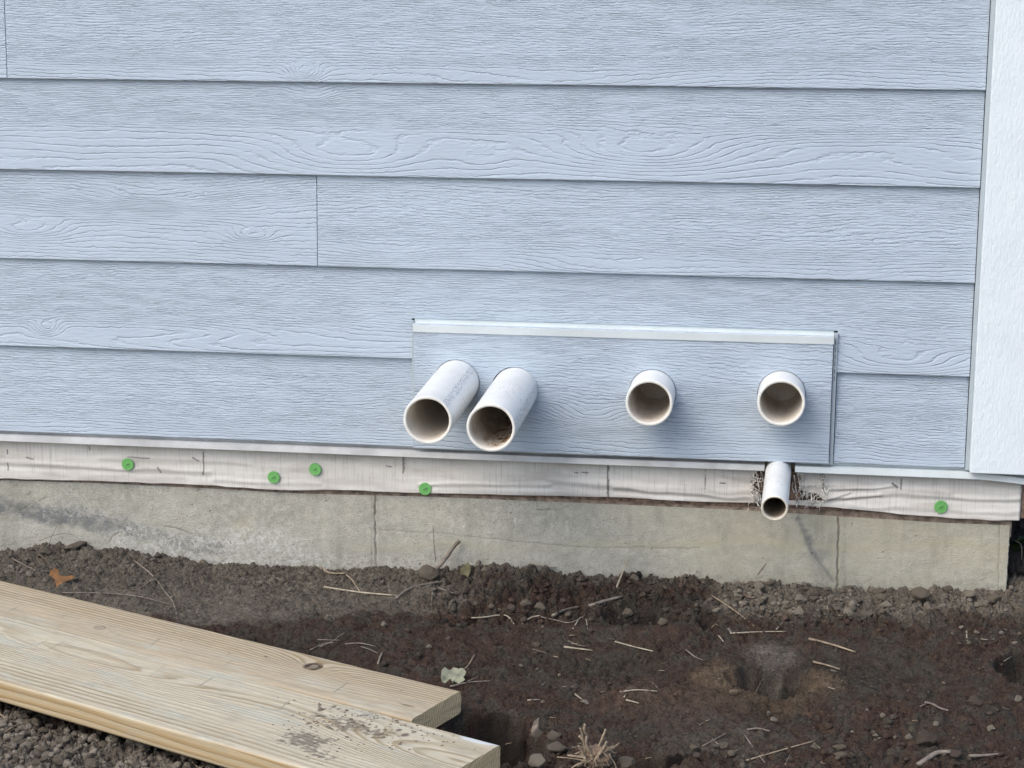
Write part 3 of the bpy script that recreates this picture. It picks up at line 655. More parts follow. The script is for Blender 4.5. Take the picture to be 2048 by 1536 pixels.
# green cap nails
for (px, py), lb in (((255, 929), None), ((547, 955), None), ((630, 939), None), ((850, 978), None), ((1882, 1014), None)):
    P = W(px, py, .010); bm = bmesh.new()
    bmesh.ops.create_cone(bm, cap_ends=True, segments=28, radius1=.0128, radius2=.0122, depth=.0016, matrix=Matrix.Rotation(math.pi/2, 4, 'X'))
    bmesh.ops.create_cone(bm, cap_ends=True, segments=20, radius1=.0045, radius2=.0040, depth=.0010, matrix=Matrix.Translation((0, -.0011, 0)) @ Matrix.Rotation(math.pi/2, 4, 'X'))
    c = hp('cap_nail', bm_mesh('cap_nail', bm), M_cap); c.location = (P[0], .0105, P[2]); c.rotation_euler = (random.uniform(-.12, .02), random.random(), random.uniform(-.08, .08))
    bm = bmesh.new(); boxbm(bm, -.0042, .0042, -.0022, -.0014, -.0007, .0007, .0003)
    sx = link('nail_slot', bm_mesh('nail_slot', bm), c, mat=M_mark); sx.rotation_euler = (0, -.5-c.rotation_euler[1], 0)

# ---- foundation: cast concrete face with form joints
FXR = .437; FY = .021
fx = np.concatenate([np.linspace(-2.9, -1.7, 60)[:-1], np.linspace(-1.7, FXR, 1150)]); fz = np.linspace(-.42, -.1175, 150)
ft = [(-400, 948), (0, 960), (200, 966), (400, 976), (600, 987), (850, 993), (1000, 999), (1216, 1008), (1400, 1016), (1500, 1021), (1700, 1034), (1900, 1046), (2012, 1050)]
FTP = [W(a, b, .021) for a, b in ft]; ftop = np.interp(fx, [q[0] for q in FTP], [q[2] for q in FTP])
FX, FZ = np.meshgrid(fx, fz); FZ = np.where(FZ > -.30, -.30+(FZ+.30)*(ftop[None, :]+.30)/(.30-.1175), FZ); fpx, fpy = PX(FX, 0*FX+FY, FZ)
fy_ = FY+.0007*fbm(FX*14, FZ*30, 81, 5, .6)+.0012*fbm(FX*3, FZ*4, 83, 2)
j1 = sstep(2.2, .6, np.abs(fpx-(750+.012*(fpy-990))+1.2*vnoise(fpy*.09, fpy*0, 2))); j2 = sstep(2.4, .6, np.abs(fpx-(1677-.02*(fpy-1035))+1.2*vnoise(fpy*.09, fpy*0, 7)))
j3 = sstep(1.2, .2, np.abs(fpx-743)); j4 = sstep(1.5, .3, np.abs(fpx-(1999-.02*(fpy-1045))+1.0*vnoise(fpy*.12, fpy*0, 8)))
fy_ = fy_+.0030*np.maximum(j1, j2)+.0012*j4-.0012*sstep(8, 3, np.abs(fpx-1684))
line = np.maximum(.75*np.maximum(j1*sstep(-.9, .1, vnoise(fpy*.15, fpy*0, 5)), j2), .35*np.maximum(j3, j4))
fcr = np.zeros_like(fpx)                     # cold joint line and scratches
cold = [(760, 1058, 900, 1068), (900, 1068, 1040, 1083), (1040, 1083, 1180, 1094), (1180, 1094, 1400, 1096)]
wob = 1.6*fbm(fpx*.05, fpy*.05, 6, 3)
for s4 in cold: fcr = np.maximum(fcr, .38*sstep(1.6, .4, seg(fpx, fpy+wob*1.5, *s4)))
for s4 in ((1100, 1018, 1072, 1019), (1515, 1150, 1532, 1128), (330, 1052, 352, 1056), (352, 1056, 385, 1068), (40, 1020, 60, 1008), (55, 990, 62, 984), (78, 1002, 92, 994), (218, 1085, 225, 1072), (225, 1072, 238, 1064)): fcr = np.maximum(fcr, .6*sstep(1.8, .5, seg(fpx, fpy+wob, *s4)))
for (a, b, r) in ((936, 1030, 4), (395, 977, 9), (560, 985, 6), (1690, 1104, 3)): fcr = np.maximum(fcr, .6*sstep(r, r*.6, np.hypot(fpx-a, (fpy-b)*1.2))*(.5+.5*vnoise(fpx*.4, fpy*.4, 9)))
fy_ = fy_+.0012*fcr
nn = fbm(fpx/26, fpy/16, 91, 5, .6)
dark = .95*sstep(26, 6, seg(fpx, fpy, 0, 1010, 120, 1030)+16*nn)+.9*sstep(30, 6, seg(fpx, fpy, 120, 1030, 250, 1050)+20*nn)+.55*sstep(24, 5, seg(fpx, fpy, 260, 1060, 430, 1100)+18*nn)
dark = np.maximum(dark, .8*sstep(13, 2, seg(fpx, fpy, 1597, 1040, 1625, 1105)+9*nn)); dark = np.maximum(dark, .75*sstep(5, 1, seg(fpx, fpy, 1625, 1105, 1665, 1160)+3*nn))
dark = np.maximum(dark, .35*sstep(20, 5, seg(fpx, fpy, 1640, 1110, 1640, 1180)+14*nn)); dark = np.maximum(dark, .35*sstep(.1, .6, nn)*sstep(1000, 975, fpy-.045*(fpx-500)*0))
white = .9*sstep(48, 10, seg(fpx, fpy, 250, 1085, 620, 1110)+30*nn)+.6*sstep(30, 8, seg(fpx, fpy, 480, 1070, 560, 1085)+22*nn)+.45*sstep(22, 6, seg(fpx, fpy, 80, 1015, 260, 1040)+15*nn)+.5*sstep(24, 4, np.abs(fpy-1125)+10*nn)*(fpx < 900)+.25*sstep(-.1, .6, nn)*(fpx > 900)*(fpy > 1090)
for (a, b) in ((1030, 1042), (1104, 1050), (1135, 1060), (905, 1048), (928, 1050), (896, 1008), (1134, 1048)): white = np.maximum(white, 1.3*sstep(6, 2, np.hypot((fpx-a)*1.6, (fpy-b)*.7)))
white = np.maximum(white, .5*sstep(30, 5, np.hypot((fpx-60)*.6, (fpy-1060))+18*nn))
tan = .75*sstep(900, 1700, fpx)*(.6+.4*fbm(fpx/90, fpy/40, 95, 3))+.5*sstep(26, 8, np.hypot(fpx-485, fpy-1050)+15*nn)+.35*sstep(14, 2, np.abs(fpy-1090-10*vnoise(fpx*.01, fpx*0, 3)))*(fpx > 700)
fV = np.stack([FX, fy_, FZ], -1).reshape(-1, 3)
cl = lambda a: np.clip(a, 0, 1)
fme = mesh_from('foundation', fV, gridfaces(len(fx), len(fz)), attrs={'dark': cl(dark), 'white': cl(white), 'tan': cl(tan), 'line': cl(np.maximum(line, fcr))}, mats=[M_conc])
fo = hp('foundation', fme, label='bare concrete foundation wall with form joints')
bm = bmesh.new(); bm.from_mesh(fme)
boxbm(bm, -2.9, FXR-.0005, FY+.0045, 2.6, -.42, -.1412); bm.to_mesh(fme); bm.free()
# raised arris along the corner of the pour
arr = [(FXR-.0005-.0007*random.random(), FY+.002+.002*random.random(), z) for z in np.linspace(-.42, -.118, 60)]
hp('concrete_arris', tube_mesh('concrete_arris', arr, [.0022+.0009*random.random() for _ in arr], 6, M_conc))

# ------------------------------------------------------------------ pipes
def pipe(cx, cz, L, ro, ri, yback, mats, name, label, tilt=(0, 0), group=None, flare=0.0, rimw=.0006):
    """hollow pipe along -y, eased rim; origin at the mouth centre"""
    n = 72; yf = -.012-L if ro > .03 else .0-L
    prof = [(ro, yback-yf), (ro, .25*(yback-yf)), (ro, .004), (ro-rimw*.3, rimw), (ro-rimw, 0), (ri+rimw, 0), (ri, rimw*1.6), (ri, .01), (ri, .03), (ri, .08), (ri, .14), (ri, yback-yf-.001), (ri-.002, yback-yf), (.010, yback-yf), (.0001, yback-yf)]
    V = []; F = []; mi = []
    for (r, y) in prof:
        for j in range(n):
            t = 2*math.pi*j/n; wv = 0 if r < ri*.5 else .0003*math.sin(t*3+cx*50)+(.0005*math.sin(t*7+cx*9) if y < .002 else 0)*.4
            V.append(((r+wv*.3)*math.cos(t), y+(wv if y < .003 else 0), (r+wv*.3)*math.sin(t)))
    m = len(prof)
    for i in range(m-1):
        for j in range(n):
            F.append((i*n+j, i*n+(j+1) % n, (i+1)*n+(j+1) % n, (i+1)*n+j)); mi.append(0 if i < 4 else (2 if i < 5 else 1))
    me = mesh_from(name, np.array(V), np.array(F), smooth=True, mats=mats, midx=mi)
    bm = bmesh.new(); bm.from_mesh(me); bmesh.ops.recalc_face_normals(bm, faces=bm.faces); bm.to_mesh(me); bm.free()
    o = link(name, me, None, (cx, yf, cz)); o.rotation_euler = (tilt[0], 0, tilt[1]); tag(o, label, 'pipe', group); return o
M_rim = plain('cut_pvc_rim', (.78, .77, .71), .5, .06, 90); M_rim2 = plain('yellowed_pvc_rim', (.62, .57, .42), .5, .12, 90)
info = [('longest white plastic pipe stub sticking out at the left end of the siding panel', 2.0, .6, .75, .25, (.0, .0)),
        ('long white plastic pipe with worn print and brown muck inside its mouth', 7.0, 1.0, .22, .75, (.0, -.004)),
        ('short white plastic pipe stub in the middle of the siding panel, grey inside', 4.0, .8, 0, .35, (0, 0)),
        ('short white plastic pipe stub at the right end of the panel, above the small pipe', 5.5, .5, 0, .30, (0, 0))]
PO = []
for (cx, cz, L), (lb, sd, gr, pr, am, tl) in zip(pipes, info):
    PO.append(pipe(cx, cz, L, RO, RI, .10, [pvc_mat(sd, gr, pr), pvc_in_mat(sd, am), M_rim], 'drain_pipe', lb, tl))
c0 = W(1557, 926, -.012)-np.array([0, 0, .0215]); c1 = W(1549, 1017, -.205); ax = c0-c1
sp_ = pipe(SX, SZ, .205, .0246, .0205, .10, [pvc_mat(9.0, .35, 0), pvc_in_mat(9, .9, (.11, .075, .035)), M_rim2], 'small_drain_pipe', 'narrow yellowed white pipe under the panel, poking through the torn house wrap', (0, 0), rimw=.0009); sp_.location = tuple(c1); sp_.rotation_euler = (math.atan2(ax[2], ax[1]), 0, -math.atan2(ax[0], ax[1]))
# collar of cut siding fibre behind each wide pipe
# muck inside pipe 2
M_muck = clod_single_mat('brown_muck', (.15, .09, .045))

# ------------------------------------------------------------------ clods
def ico(sub):
    bm = bmesh.new(); bmesh.ops.create_icosphere(bm, subdivisions=sub, radius=1.0); bm.verts.ensure_lookup_table()
    V = np.array([v.co[:] for v in bm.verts]); F = np.array([[v.index for v in f.verts] for f in bm.faces]); bm.free(); return V, F
ICO = {k: ico(k) for k in (1, 2, 3, 4)}
def lumpy(sub, seed, rough=.35, flat=.7):
    V, F = ICO[sub]; r = np.random.RandomState(seed); f = np.ones(len(V))
    for k in range(14):                      # chip the ball with random planes, then roughen
        d = r.normal(size=3); d /= np.linalg.norm(d); c = r.uniform(.55, .88); q = V@d
        f = np.minimum(f, np.where(q > c*.98, c/np.maximum(q, 1e-3), 1.0))
    n = np.zeros(len(V))
    for k in range(4):
        A = r.normal(size=(3, 3))*(1.6*1.9**k); n += np.sin(V@A[0]+r.uniform(0, 6))*np.sin(V@A[1]+r.uniform(0, 6))*.5**k
    P = V*(f*(1+rough*.35*n))[:, None]*np.array([1, r.uniform(.65, .95), flat*r.uniform(.7, 1.1)])
    return P, F
def scatter(name, n, px0, px1, py0, py1, smin, smax, sub, dens=None, colf=1.0, sink=.25, power=2.2, seed=0, label=None, light=.0):
    r = np.random.RandomState(seed); protos = [lumpy(sub, seed*50+i) for i in range(12)]
    VV = []; FFc = []; CC = []; off = 0
    # sample places on the plot
    x = r.uniform(-1.75, .65, n*14); y = r.uniform(-1.25, .012, n*14); px, py = PX(x, y)
    ok = (px > px0) & (px < px1) & (py > py0) & (py < py1)
    if dens is not None: ok &= r.uniform(size=len(x)) < dens(px, py)
    ok &= r.uniform(size=len(x)) < .25+1.3*sstep(-.25, .45, fbm(x*16, y*16, 300+seed, 3))
    x, y = x[ok][:n], y[ok][:n]
    if not len(x): return
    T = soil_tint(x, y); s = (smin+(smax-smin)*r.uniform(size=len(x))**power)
    for i in range(len(x)):
        P, F = protos[i % 12]; a = r.uniform(0, 6.28); ca, sa = math.cos(a), math.sin(a); b = r.uniform(-.5, .5)
        R = np.array([[ca, -sa, 0], [sa, ca, 0], [0, 0, 1]])@np.array([[1, 0, 0], [0, math.cos(b), -math.sin(b)], [0, math.sin(b), math.cos(b)]])
        Q = (P@R.T)*s[i]; yq = min(y[i], .018-s[i])
        Q = Q+np.array([x[i], yq, gh(x[i], yq)+s[i]*(.55-sink)])
        VV.append(Q); FFc.append(F+off); off += len(Q)
        CC.append(np.repeat((T[i]*colf*r.uniform(.85, 1.25)+(C_LT*1.3-T[i])*light*(r.uniform() < .3))[None], len(Q), 0))
    me = mesh_from(name, np.concatenate(VV), np.concatenate(FFc), cols={'tint': np.concatenate(CC)}, mats=[M_clod])
    o = link(name, me, kind='stuff'); 
    if label: o['label'] = label
    o['category'] = 'soil'
    return o
rz = rough_zone
scatter('soil_crumbs', 11000, -200, 2200, 1080, 1640, .0010, .0032, 1, lambda a, b: .30+.70*rz(a, b), 1.05, .15, 1.8, 1, 'fine soil crumbs strewn over the whole plot', .25)
scatter('soil_gravel', 4200, -200, 2200, 1080, 1640, .0026, .0105, 2, lambda a, b: np.maximum(0, rz(a, b)-.26)*1.2+.03, 1.08, .35, 3.2, 2, 'small dirt lumps along the foundation and in the corner before the boards', .06)
scatter('soil_gravel', 1900, -200, 760, 1400, 1640, .003, .013, 2, lambda a, b: 1.0*(b > 1400+.283*a), 1.2, .3, 3.0, 3, 'dense grey dirt lumps in front of the boards', .05)
ridge = lambda a, b: np.exp(-(np.minimum.reduce([seg(a, b, 1734, 1386, 1850, 1370), seg(a, b, 1850, 1370, 1960, 1332), seg(a, b, 1960, 1332, 2012, 1300), seg(a, b, 1084, 1365, 1160, 1335), seg(a, b, 1160, 1335, 1244, 1314)])/5)**2)
scatter('soil_crumbs', 1500, 1060, 2048, 1250, 1420, .0014, .0052, 2, ridge, 1.9, .1, 1.6, 4, 'pale crumbs in a line across the dark soil', .3)

# individually placed clods
CM = {'grey': clod_single_mat('grey_clod', (.185, .156, .120)), 'light': clod_single_mat('pale_stone', (.28, .243, .19)), 'brown': clod_single_mat('brown_clod', (.120, .092, .074)), 'tan': clod_single_mat('tan_stone', (.25, .19, .13)), 'dark': clod_single_mat('dark_clod', (.045, .038, .035))}
CMESH = {}
def clod(px, py, rw, rh, kind, label, cat='dirt clod', group=None, name='dirt_clod', seed=None):
    s = (seed if seed is not None else random.randrange(10)); key = (kind, s)
    if key not in CMESH:
        P, F = lumpy(4, 900+s, .30 if kind != 'tan' else .08, 1.0); CMESH[key] = mesh_from(name, P, F, mats=[CM[kind]])
    P0 = on_ground(px, py+rh*.55); dist = (P0-CAM)@FWD; k = dist/FPX
    w_ = rw*k; h_ = rh*k/.96
    o = link(name, CMESH[key], None, (P0[0], min(P0[1]+.3*w_, .016-w_*.6), gh(P0[0], P0[1])+h_*.62)); o.scale = (w_, w_*.85, h_*1.05)
    o.rotation_euler = (random.uniform(-.2, .2), random.uniform(-.2, .2), random.uniform(-.5, .5)); tag(o, label, cat, group); return o
single = [(1073, 1475, 14, 18, 'grey', 'upright oval grey clod between the broken wood splinter and the root stub'), (1108, 1473, 20, 12, 'grey', 'angular grey clod behind the flat one left of the root stub'), (1115, 1498, 29, 13, 'grey', 'largest flat grey clod left of the root stub'),
          (1467, 1386, 12, 8, 'tan', 'smooth tan pebble at the left rim of the dug hole'), (1595, 1226, 20, 12, 'light', 'pale blocky clod lying alone below the clod heap right of the small pipe'), (1840, 1192, 24, 16, 'grey', 'biggest grey clod in the heap under the right end of the foundation'),
          (1760, 1186, 17, 12, 'grey', 'rounded grey clod against the foundation right of its form joint'), (1894, 1181, 11, 13, 'grey', 'upright block of dirt right of the biggest clod'), (1545, 1204, 12, 12, 'grey', 'round grey clod on red soil below the small pipe'), (1732, 1231, 18, 9, 'grey', 'flat grey clod at the lower edge of the clod heap'),
          (1990, 1200, 18, 14, 'grey', 'grey clod near the right edge by the house corner'), (1250, 1532, 26, 16, 'grey', 'grey lump at the bottom edge right of the root stub'), (1075, 1528, 24, 16, 'light', 'pale knobbly lump at the bottom edge left of the root stub'), (150, 1093, 24, 11, 'grey', 'crusted clod on top of the mound at the left of the foundation'),
          (90, 1104, 13, 12, 'grey', 'round clod against the concrete above the orange leaf'), (768, 1249, 8, 7, 'light', 'pale round pebble on dark soil left of centre'), (815, 1262, 8, 6, 'brown', 'small brown lump right of the pale round pebble'), (858, 1294, 6, 6, 'light', 'pale pebble above the crumpled leaf'), (1042, 1332, 5, 4, 'light', 'tiny whitish pebble right of the crumpled leaf'),
          (1074, 1339, 5, 4, 'grey', 'tiny grey pebble right of the whitish one'), (1537, 1428, 5, 8, 'light', 'upright whitish chip below the dug hole'), (1549, 1441, 10, 5, 'light', 'flat whitish stone below the dug hole'), (1765, 1432, 8, 7, 'light', 'whitish pebble in the crumbly patch right of the hole'), (1872, 1450, 8, 7, 'light', 'pale pebble right of the crumbly patch'),
          (1818, 1476, 8, 9, 'light', 'pale pebble at the lower edge of the crumbly patch'), (1790, 1476, 5, 6, 'light', 'small pale pebble left of its larger neighbour below the crumbly patch'), (1983, 1457, 9, 7, 'light', 'pale pebble low on the right'), (2037, 1401, 11, 9, 'light', 'pale stone at the right edge below the second hole'), (1667, 1343, 8, 3, 'light', 'white sliver of stone beside the short straw'),
          (1850, 1480, 26, 20, 'brown', 'brown earthy mound in the crumbly patch'), (1950, 1405, 17, 13, 'brown', 'brown clod left of the pale stone at the right edge'), (860, 1152, 26, 16, 'grey', 'dusty clod holding up the leaning stick'), (1255, 1228, 14, 10, 'grey', 'grey clod on the near rim of the footprint hollow'), (1325, 1245, 14, 10, 'grey', 'pale crumbly clod right on the rim of the footprint hollow'),
          (1080, 1215, 13, 10, 'grey', 'grey clod in the crevice below the reddish bank'), (1052, 1208, 12, 9, 'grey', 'smaller clod left in the crevice below the reddish bank'), (1170, 1405, 10, 5, 'light', 'flat pale stone among short straws'), (1086, 1404, 6, 4, 'light', 'small pale stone by a short straw'), (38, 1485, 16, 13, 'grey', 'large grey lump in the bottom left gravel'),
          (36, 1437, 11, 8, 'grey', 'egg shaped lump just under the front board at left'), (60, 1427, 10, 7, 'grey', 'rounded lump touching the shadow of the front board'), (120, 1525, 17, 13, 'grey', 'big grey lump at the bottom edge on the left'), (182, 1530, 16, 10, 'grey', 'grey lump at the bottom edge right of the big one'), (240, 1475, 10, 7, 'light', 'pale faceted lump in the gravel'),
          (1100, 1460, 9, 8, 'brown', 'brown nub behind the angular grey clod'), (1910, 1510, 16, 9, 'brown', 'brown lump by the pale twig at lower right')]
for (a, b, c, d, k, lb) in single: clod(a, b, c, d, k, lb, 'stone' if k in ('tan', 'light') else 'dirt clod', name='pebble' if k in ('tan', 'light') else 'dirt_clod')
LMK = [(30, 'at the left edge'), (110, 'below the orange leaf'), (190, 'below the left knot'), (250, 'below the leftmost cap nail'), (330, 'right of the leftmost cap nail'), (430, 'left of the second cap nail'), (545, 'below the second cap nail'), (640, 'below the third cap nail'), (750, 'below the left form joint'),
       (850, 'below the longest pipe'), (1000, 'below the pipe with muck inside'), (1150, 'between the second and third wide pipes'), (1300, 'below the third wide pipe'), (1430, 'between the third and fourth wide pipes'), (1550, 'below the small pipe'),
       (1676, 'below the right form joint'), (1780, 'right of the right form joint'), (1882, 'below the rightmost cap nail'), (1990, 'near the house corner')]
ORD = ['leftmost', 'second', 'third', 'fourth', 'fifth', 'sixth', 'seventh', 'eighth', 'ninth', 'tenth', 'eleventh', 'twelfth', 'thirteenth', 'fourteenth', 'fifteenth', 'sixteenth', 'seventeenth', 'eighteenth', 'nineteenth', 'twentieth', 'twenty-first', 'twenty-second', 'twenty-third', 'twenty-fourth', 'twenty-fifth', 'twenty-sixth']
def name_by_place(made, what):               # label = look + the feature of the wall it lies below + its turn there
    cells = {}
    for a, r, kd, o in made:
        k = min(range(len(LMK)), key=lambda i: abs(LMK[i][0]-a)); cells.setdefault(k, []).append((a, r, kd, o))
    for k, L in cells.items():
        L.sort(key=lambda q: q[0])
        for i, (a, r, kd, o) in enumerate(L):
            o['label'] = what+', '+(('the one ' if len(L) == 1 else ORD[min(i, 25)]+(' ' if i == 0 else ' from left '))+LMK[k][1])
def clod_group(n, x0, x1, y0, y1, s0, s1, kinds, label, group, cond=None):
    got = 0; made = []
    for _ in range(n*6):
        if got >= n: break
        a, b = random.uniform(x0, x1), random.uniform(y0, y1)
        if cond and not cond(a, b): continue
        r = s0+(s1-s0)*random.random()**2; kd = random.choice(kinds); made.append((a, r, kd, clod(a, b, r, r*random.uniform(.6, .85), kd, label, 'dirt clod', group))); got += 1
    name_by_place(made, label)
clod_group(60, 1430, 2048, 1168, 1228, 5, 15, ('grey', 'grey', 'grey', 'light'), 'heaped clod', 'clods heaped under the right half of the foundation')
clod_group(34, 880, 1420, 1140, 1262, 5, 11, ('grey', 'brown', 'brown', 'dark'), 'crumbly clod', 'clods around the footprint hollow')
clod_group(26, 10, 640, 1098, 1165, 4, 10, ('grey',), 'dusty bank clod', 'clods on the dusty bank at left')
clod_group(52, 0, 560, 1400, 1530, 6, 13, ('grey', 'grey', 'grey', 'light'), 'gravel lump', 'lumps before the front board', lambda a, b: b > 1418+.283*a)
clod_group(14, 1380, 1700, 1490, 1530, 6, 14, ('brown', 'grey'), 'bottom edge lump', 'lumps along the bottom edge')
clod_group(16, 1700, 1990, 1400, 1490, 4, 8, ('brown', 'light', 'grey'), 'crumbly patch lump', 'lumps in the crumbly patch')
clod_group(14, 1880, 2044, 1240, 1300, 4, 8, ('brown', 'grey', 'light'), 'lump above second hole', 'lumps above the second hole')
# dark clods beyond the house corner
VV = []; FF = []; off = 0
for i in range(90):
    x, y = random.uniform(.45, .75), random.uniform(.08, .60); P, F = lumpy(3, 500+i % 8, .35, .8); r = random.uniform(.006, .018)
    VV.append(P*r+np.array([x, y, gh(x, y)+r*.4])); FF.append(F+off); off += len(P)
o = link('dark_clods', mesh_from('dark_clods', np.concatenate(VV), np.concatenate(FF), mats=[CM['dark']]), kind='stuff', label='dark damp clods on the slope beyond the house corner', category='soil')

# ------------------------------------------------------------------ boards
def board(name, end, th, sl, roll, width, thick, length, seed, label, knots, ringfn, masks, jag=None):
    d = np.array([-math.cos(th), -math.sin(th), sl]); d /= np.linalg.norm(d); nrm = np.array([math.sin(th), -math.cos(th), roll]); nrm /= np.linalg.norm(nrm)
    up = np.cross(d, nrm); up = up if up[2] > 0 else -up
    # profile in (t across, h down), eased corners
    r = .0055; P = []
    P += [(t, 0.0) for t in np.linspace(r, width-r, int(width/.0016))]
    P += [(width-r+r*math.sin(a), -r+r*math.cos(a)) for a in np.linspace(.25, math.pi/2, 5)]
    P += [(width, h) for h in np.linspace(-r-.001, -thick+r, 14)]
    P += [(width-r+r*math.cos(a), -thick+r-r*math.sin(a)) for a in np.linspace(.3, math.pi/2, 3)]
    P += [(t, -thick) for t in np.linspace(width-r-.01, r, 8)]
    P += [(r-r*math.sin(a), -thick+r-r*math.cos(a)) for a in np.linspace(.3, math.pi/2, 3)]
    P += [(0, h) for h in np.linspace(-thick+r+.001, -r, 10)]
    P += [(r-r*math.cos(a), -r+r*math.sin(a)) for a in np.linspace(.3, math.pi/2-.2, 4)]
    P = np.array(P); m = len(P); S = np.concatenate([np.linspace(0, .9, 520), np.linspace(.9, length, 140)[1:]])
    SS, JJ = np.meshgrid(S, np.arange(m), indexing='ij'); T = P[JJ, 0]; H = P[JJ, 1]
    top = (H > -.0012)
    A = masks(SS, T, H, top)
    ring = ringfn(SS, T-H*.8*(T > width*.5)+H*.8*(T < width*.5)*0, H)
    dark = A.get('dark', np.zeros_like(SS)); ra = np.ones_like(SS)*.62
    for (ks, kt, rs, rt, am) in knots:
        q = np.hypot((SS-ks)/rs, (T-kt)/rt); ring = ring+am*np.exp(-q*.9)
    H2 = H+top*(.0005*fbm(SS*20, T*160, seed, 3))-.002*dark*top
    if jag: SSj = SS+jag(T, H)*np.exp(-SS/.006)
    else: SSj = SS
    SSj = SSj+(.0012*np.exp(-SS/.003)*fbm(T*80, H*80, seed+3, 2))
    # local frame: x along, y across, z up
    L = np.stack([SSj, T, H2], -1).reshape(-1, 3)
    n = len(S); i = np.arange(n-1)[:, None]*m; j = np.arange(m)[None, :]
    F = np.stack([i+j, i+m+j, i+m+(j+1) % m, i+(j+1) % m], -1).reshape(-1, 4)
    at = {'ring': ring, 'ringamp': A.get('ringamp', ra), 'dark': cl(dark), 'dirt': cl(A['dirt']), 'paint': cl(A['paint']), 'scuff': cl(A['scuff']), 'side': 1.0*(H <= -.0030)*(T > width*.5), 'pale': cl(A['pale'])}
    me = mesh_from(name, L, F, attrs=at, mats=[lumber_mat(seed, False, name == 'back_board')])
    root = thing(name, label, 'board', tuple(end)); rot = Matrix((tuple(d), tuple(nrm), tuple(up))).transposed()
    if rot.determinant() < 0: pass
    root.matrix_world = Matrix.Translation(Vector(end)) @ rot.to_4x4()
    ob = link('board_body', me, root)
    c = bpy.data.meshes.new('end_grain'); jj = SSj[0]; pts = [(float(jj[q])-.0002, float(P[q, 0]), float(H2[0, q])) for q in range(m)]
    ctr = (np.mean([q[0] for q in pts]), width/2, -thick/2)
    c.from_pydata(pts+[ctr], [], [(q, (q+1) % m, m) for q in range(m)]); c.update(); c.materials.append(lumber_mat(seed, True)); link('end_grain', c, root)
    return root, lambda s, t, h=0.0: np.array(end)+d*s+nrm*t+up*h
def b_coord(end, th, sl, roll, px, py):      # along/across coordinates on a board's top of a photo place
    d = np.array([-math.cos(th), -math.sin(th), sl]); n = np.array([math.sin(th), -math.cos(th), roll]); u = np.cross(d, n); e = np.array(end)
    r = ray(px, py); t = ((e-CAM)@u)/(r@u); Q = CAM+r*t-e; return float(Q@d), float(Q@n)
E1, T1 = tuple(float(v) for v in G(1001, 1489, -.1865)), -.4141; E2, T2 = (-.4982, -.7493, -.2000), -.4121
f1 = lambda a, b: b_coord(E1, T1, .0064, .0301, a, b); f2 = lambda a, b: b_coord(E2, T2, 0, 0, a, b)
def ring1(s, t, h): return (t*85+2.6*fbm(s*1.1, t*9, 101, 2)+.35*fbm(s*5, t*30, 103, 2)-9*np.exp(-((s-.02)/.22)**2-((t-.10)/.05)**2)-6*np.exp(-((s-.75)/.3)**2-((t-.09)/.04)**2))
def masks1(s, t, h, top):
    A = {}; n1 = fbm(s*55, t*110, 111, 4, .65); n2 = fbm(s*14, t*20, 113, 3)
    dirt = np.zeros_like(s)
    for (px, py, rs, rt, k) in ((700, 1450, .11, .035, .9), (610, 1480, .05, .04, 1.15), (760, 1430, .08, .03, .7), (660, 1415, .06, .02, .5), (860, 1455, .05, .02, .55), (640, 1510, .05, .03, .8)):
        a, b = f1(px, py); dirt = np.maximum(dirt, k*np.exp(-((s-a)/rs)**2-((t-b)/rt)**2))
    n3 = fbm(s*150, t*230, 119, 3, .6); dirt = sstep(.34, .46, dirt*.50+n1*.22+n3*.32)*.75*(top)
    dd = np.zeros_like(s)
    for (px, py, r) in ((642, 1420, .0035), (668, 1413, .003), (690, 1424, .002), (828, 1464, .003), (810, 1470, .0045), (798, 1460, .003), (745, 1475, .002), (617, 1447, .003)):
        a, b = f1(px, py); dd = np.maximum(dd, sstep(r*1.3, r*.7, np.hypot((s-a)*.8, (t-b)*.55)+.001*n1))
    A['dirt'] = np.maximum(dirt, dd*.9)
    a, b = f1(955, 1483); A['paint'] = .8*sstep(.34, .60, np.exp(-((s-a)/.038)**2-((t-b+.004)/.012)**2)+.30*n1)*(t < .05)
    sc_ = np.zeros_like(s)
    for (x0, y0, x1, y1, k) in ((398, 1372, 425, 1355, .8), (560, 1418, 578, 1402, .7), (70, 1292, 95, 1280, .5), (95, 1300, 130, 1283, .5), (300, 1352, 330, 1330, .35), (580, 1370, 590, 1364, .8), (590, 1364, 640, 1374, .7), (120, 1285, 180, 1302, .45), (0, 1289, 90, 1302, .45)):
        p0 = f1(x0, y0); p1 = f1(x1, y1); sc_ = np.maximum(sc_, k*sstep(.0017, .0004, seg(s, t, p0[0], p0[1], p1[0], p1[1])+.0006*n1))
    A['scuff'] = sc_*top; A['pale'] = .9*sstep(.05, .2, s)+.2; A['ringamp'] = .22+.55*sstep(-.3, .4, fbm(s*2, t*25, 117, 2)); A['dark'] = np.zeros_like(s); return A
def jag1(t, h): return np.zeros_like(t)
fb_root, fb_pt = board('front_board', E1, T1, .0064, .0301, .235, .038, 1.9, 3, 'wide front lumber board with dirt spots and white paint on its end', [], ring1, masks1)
VV = []; FF = []; off = 0
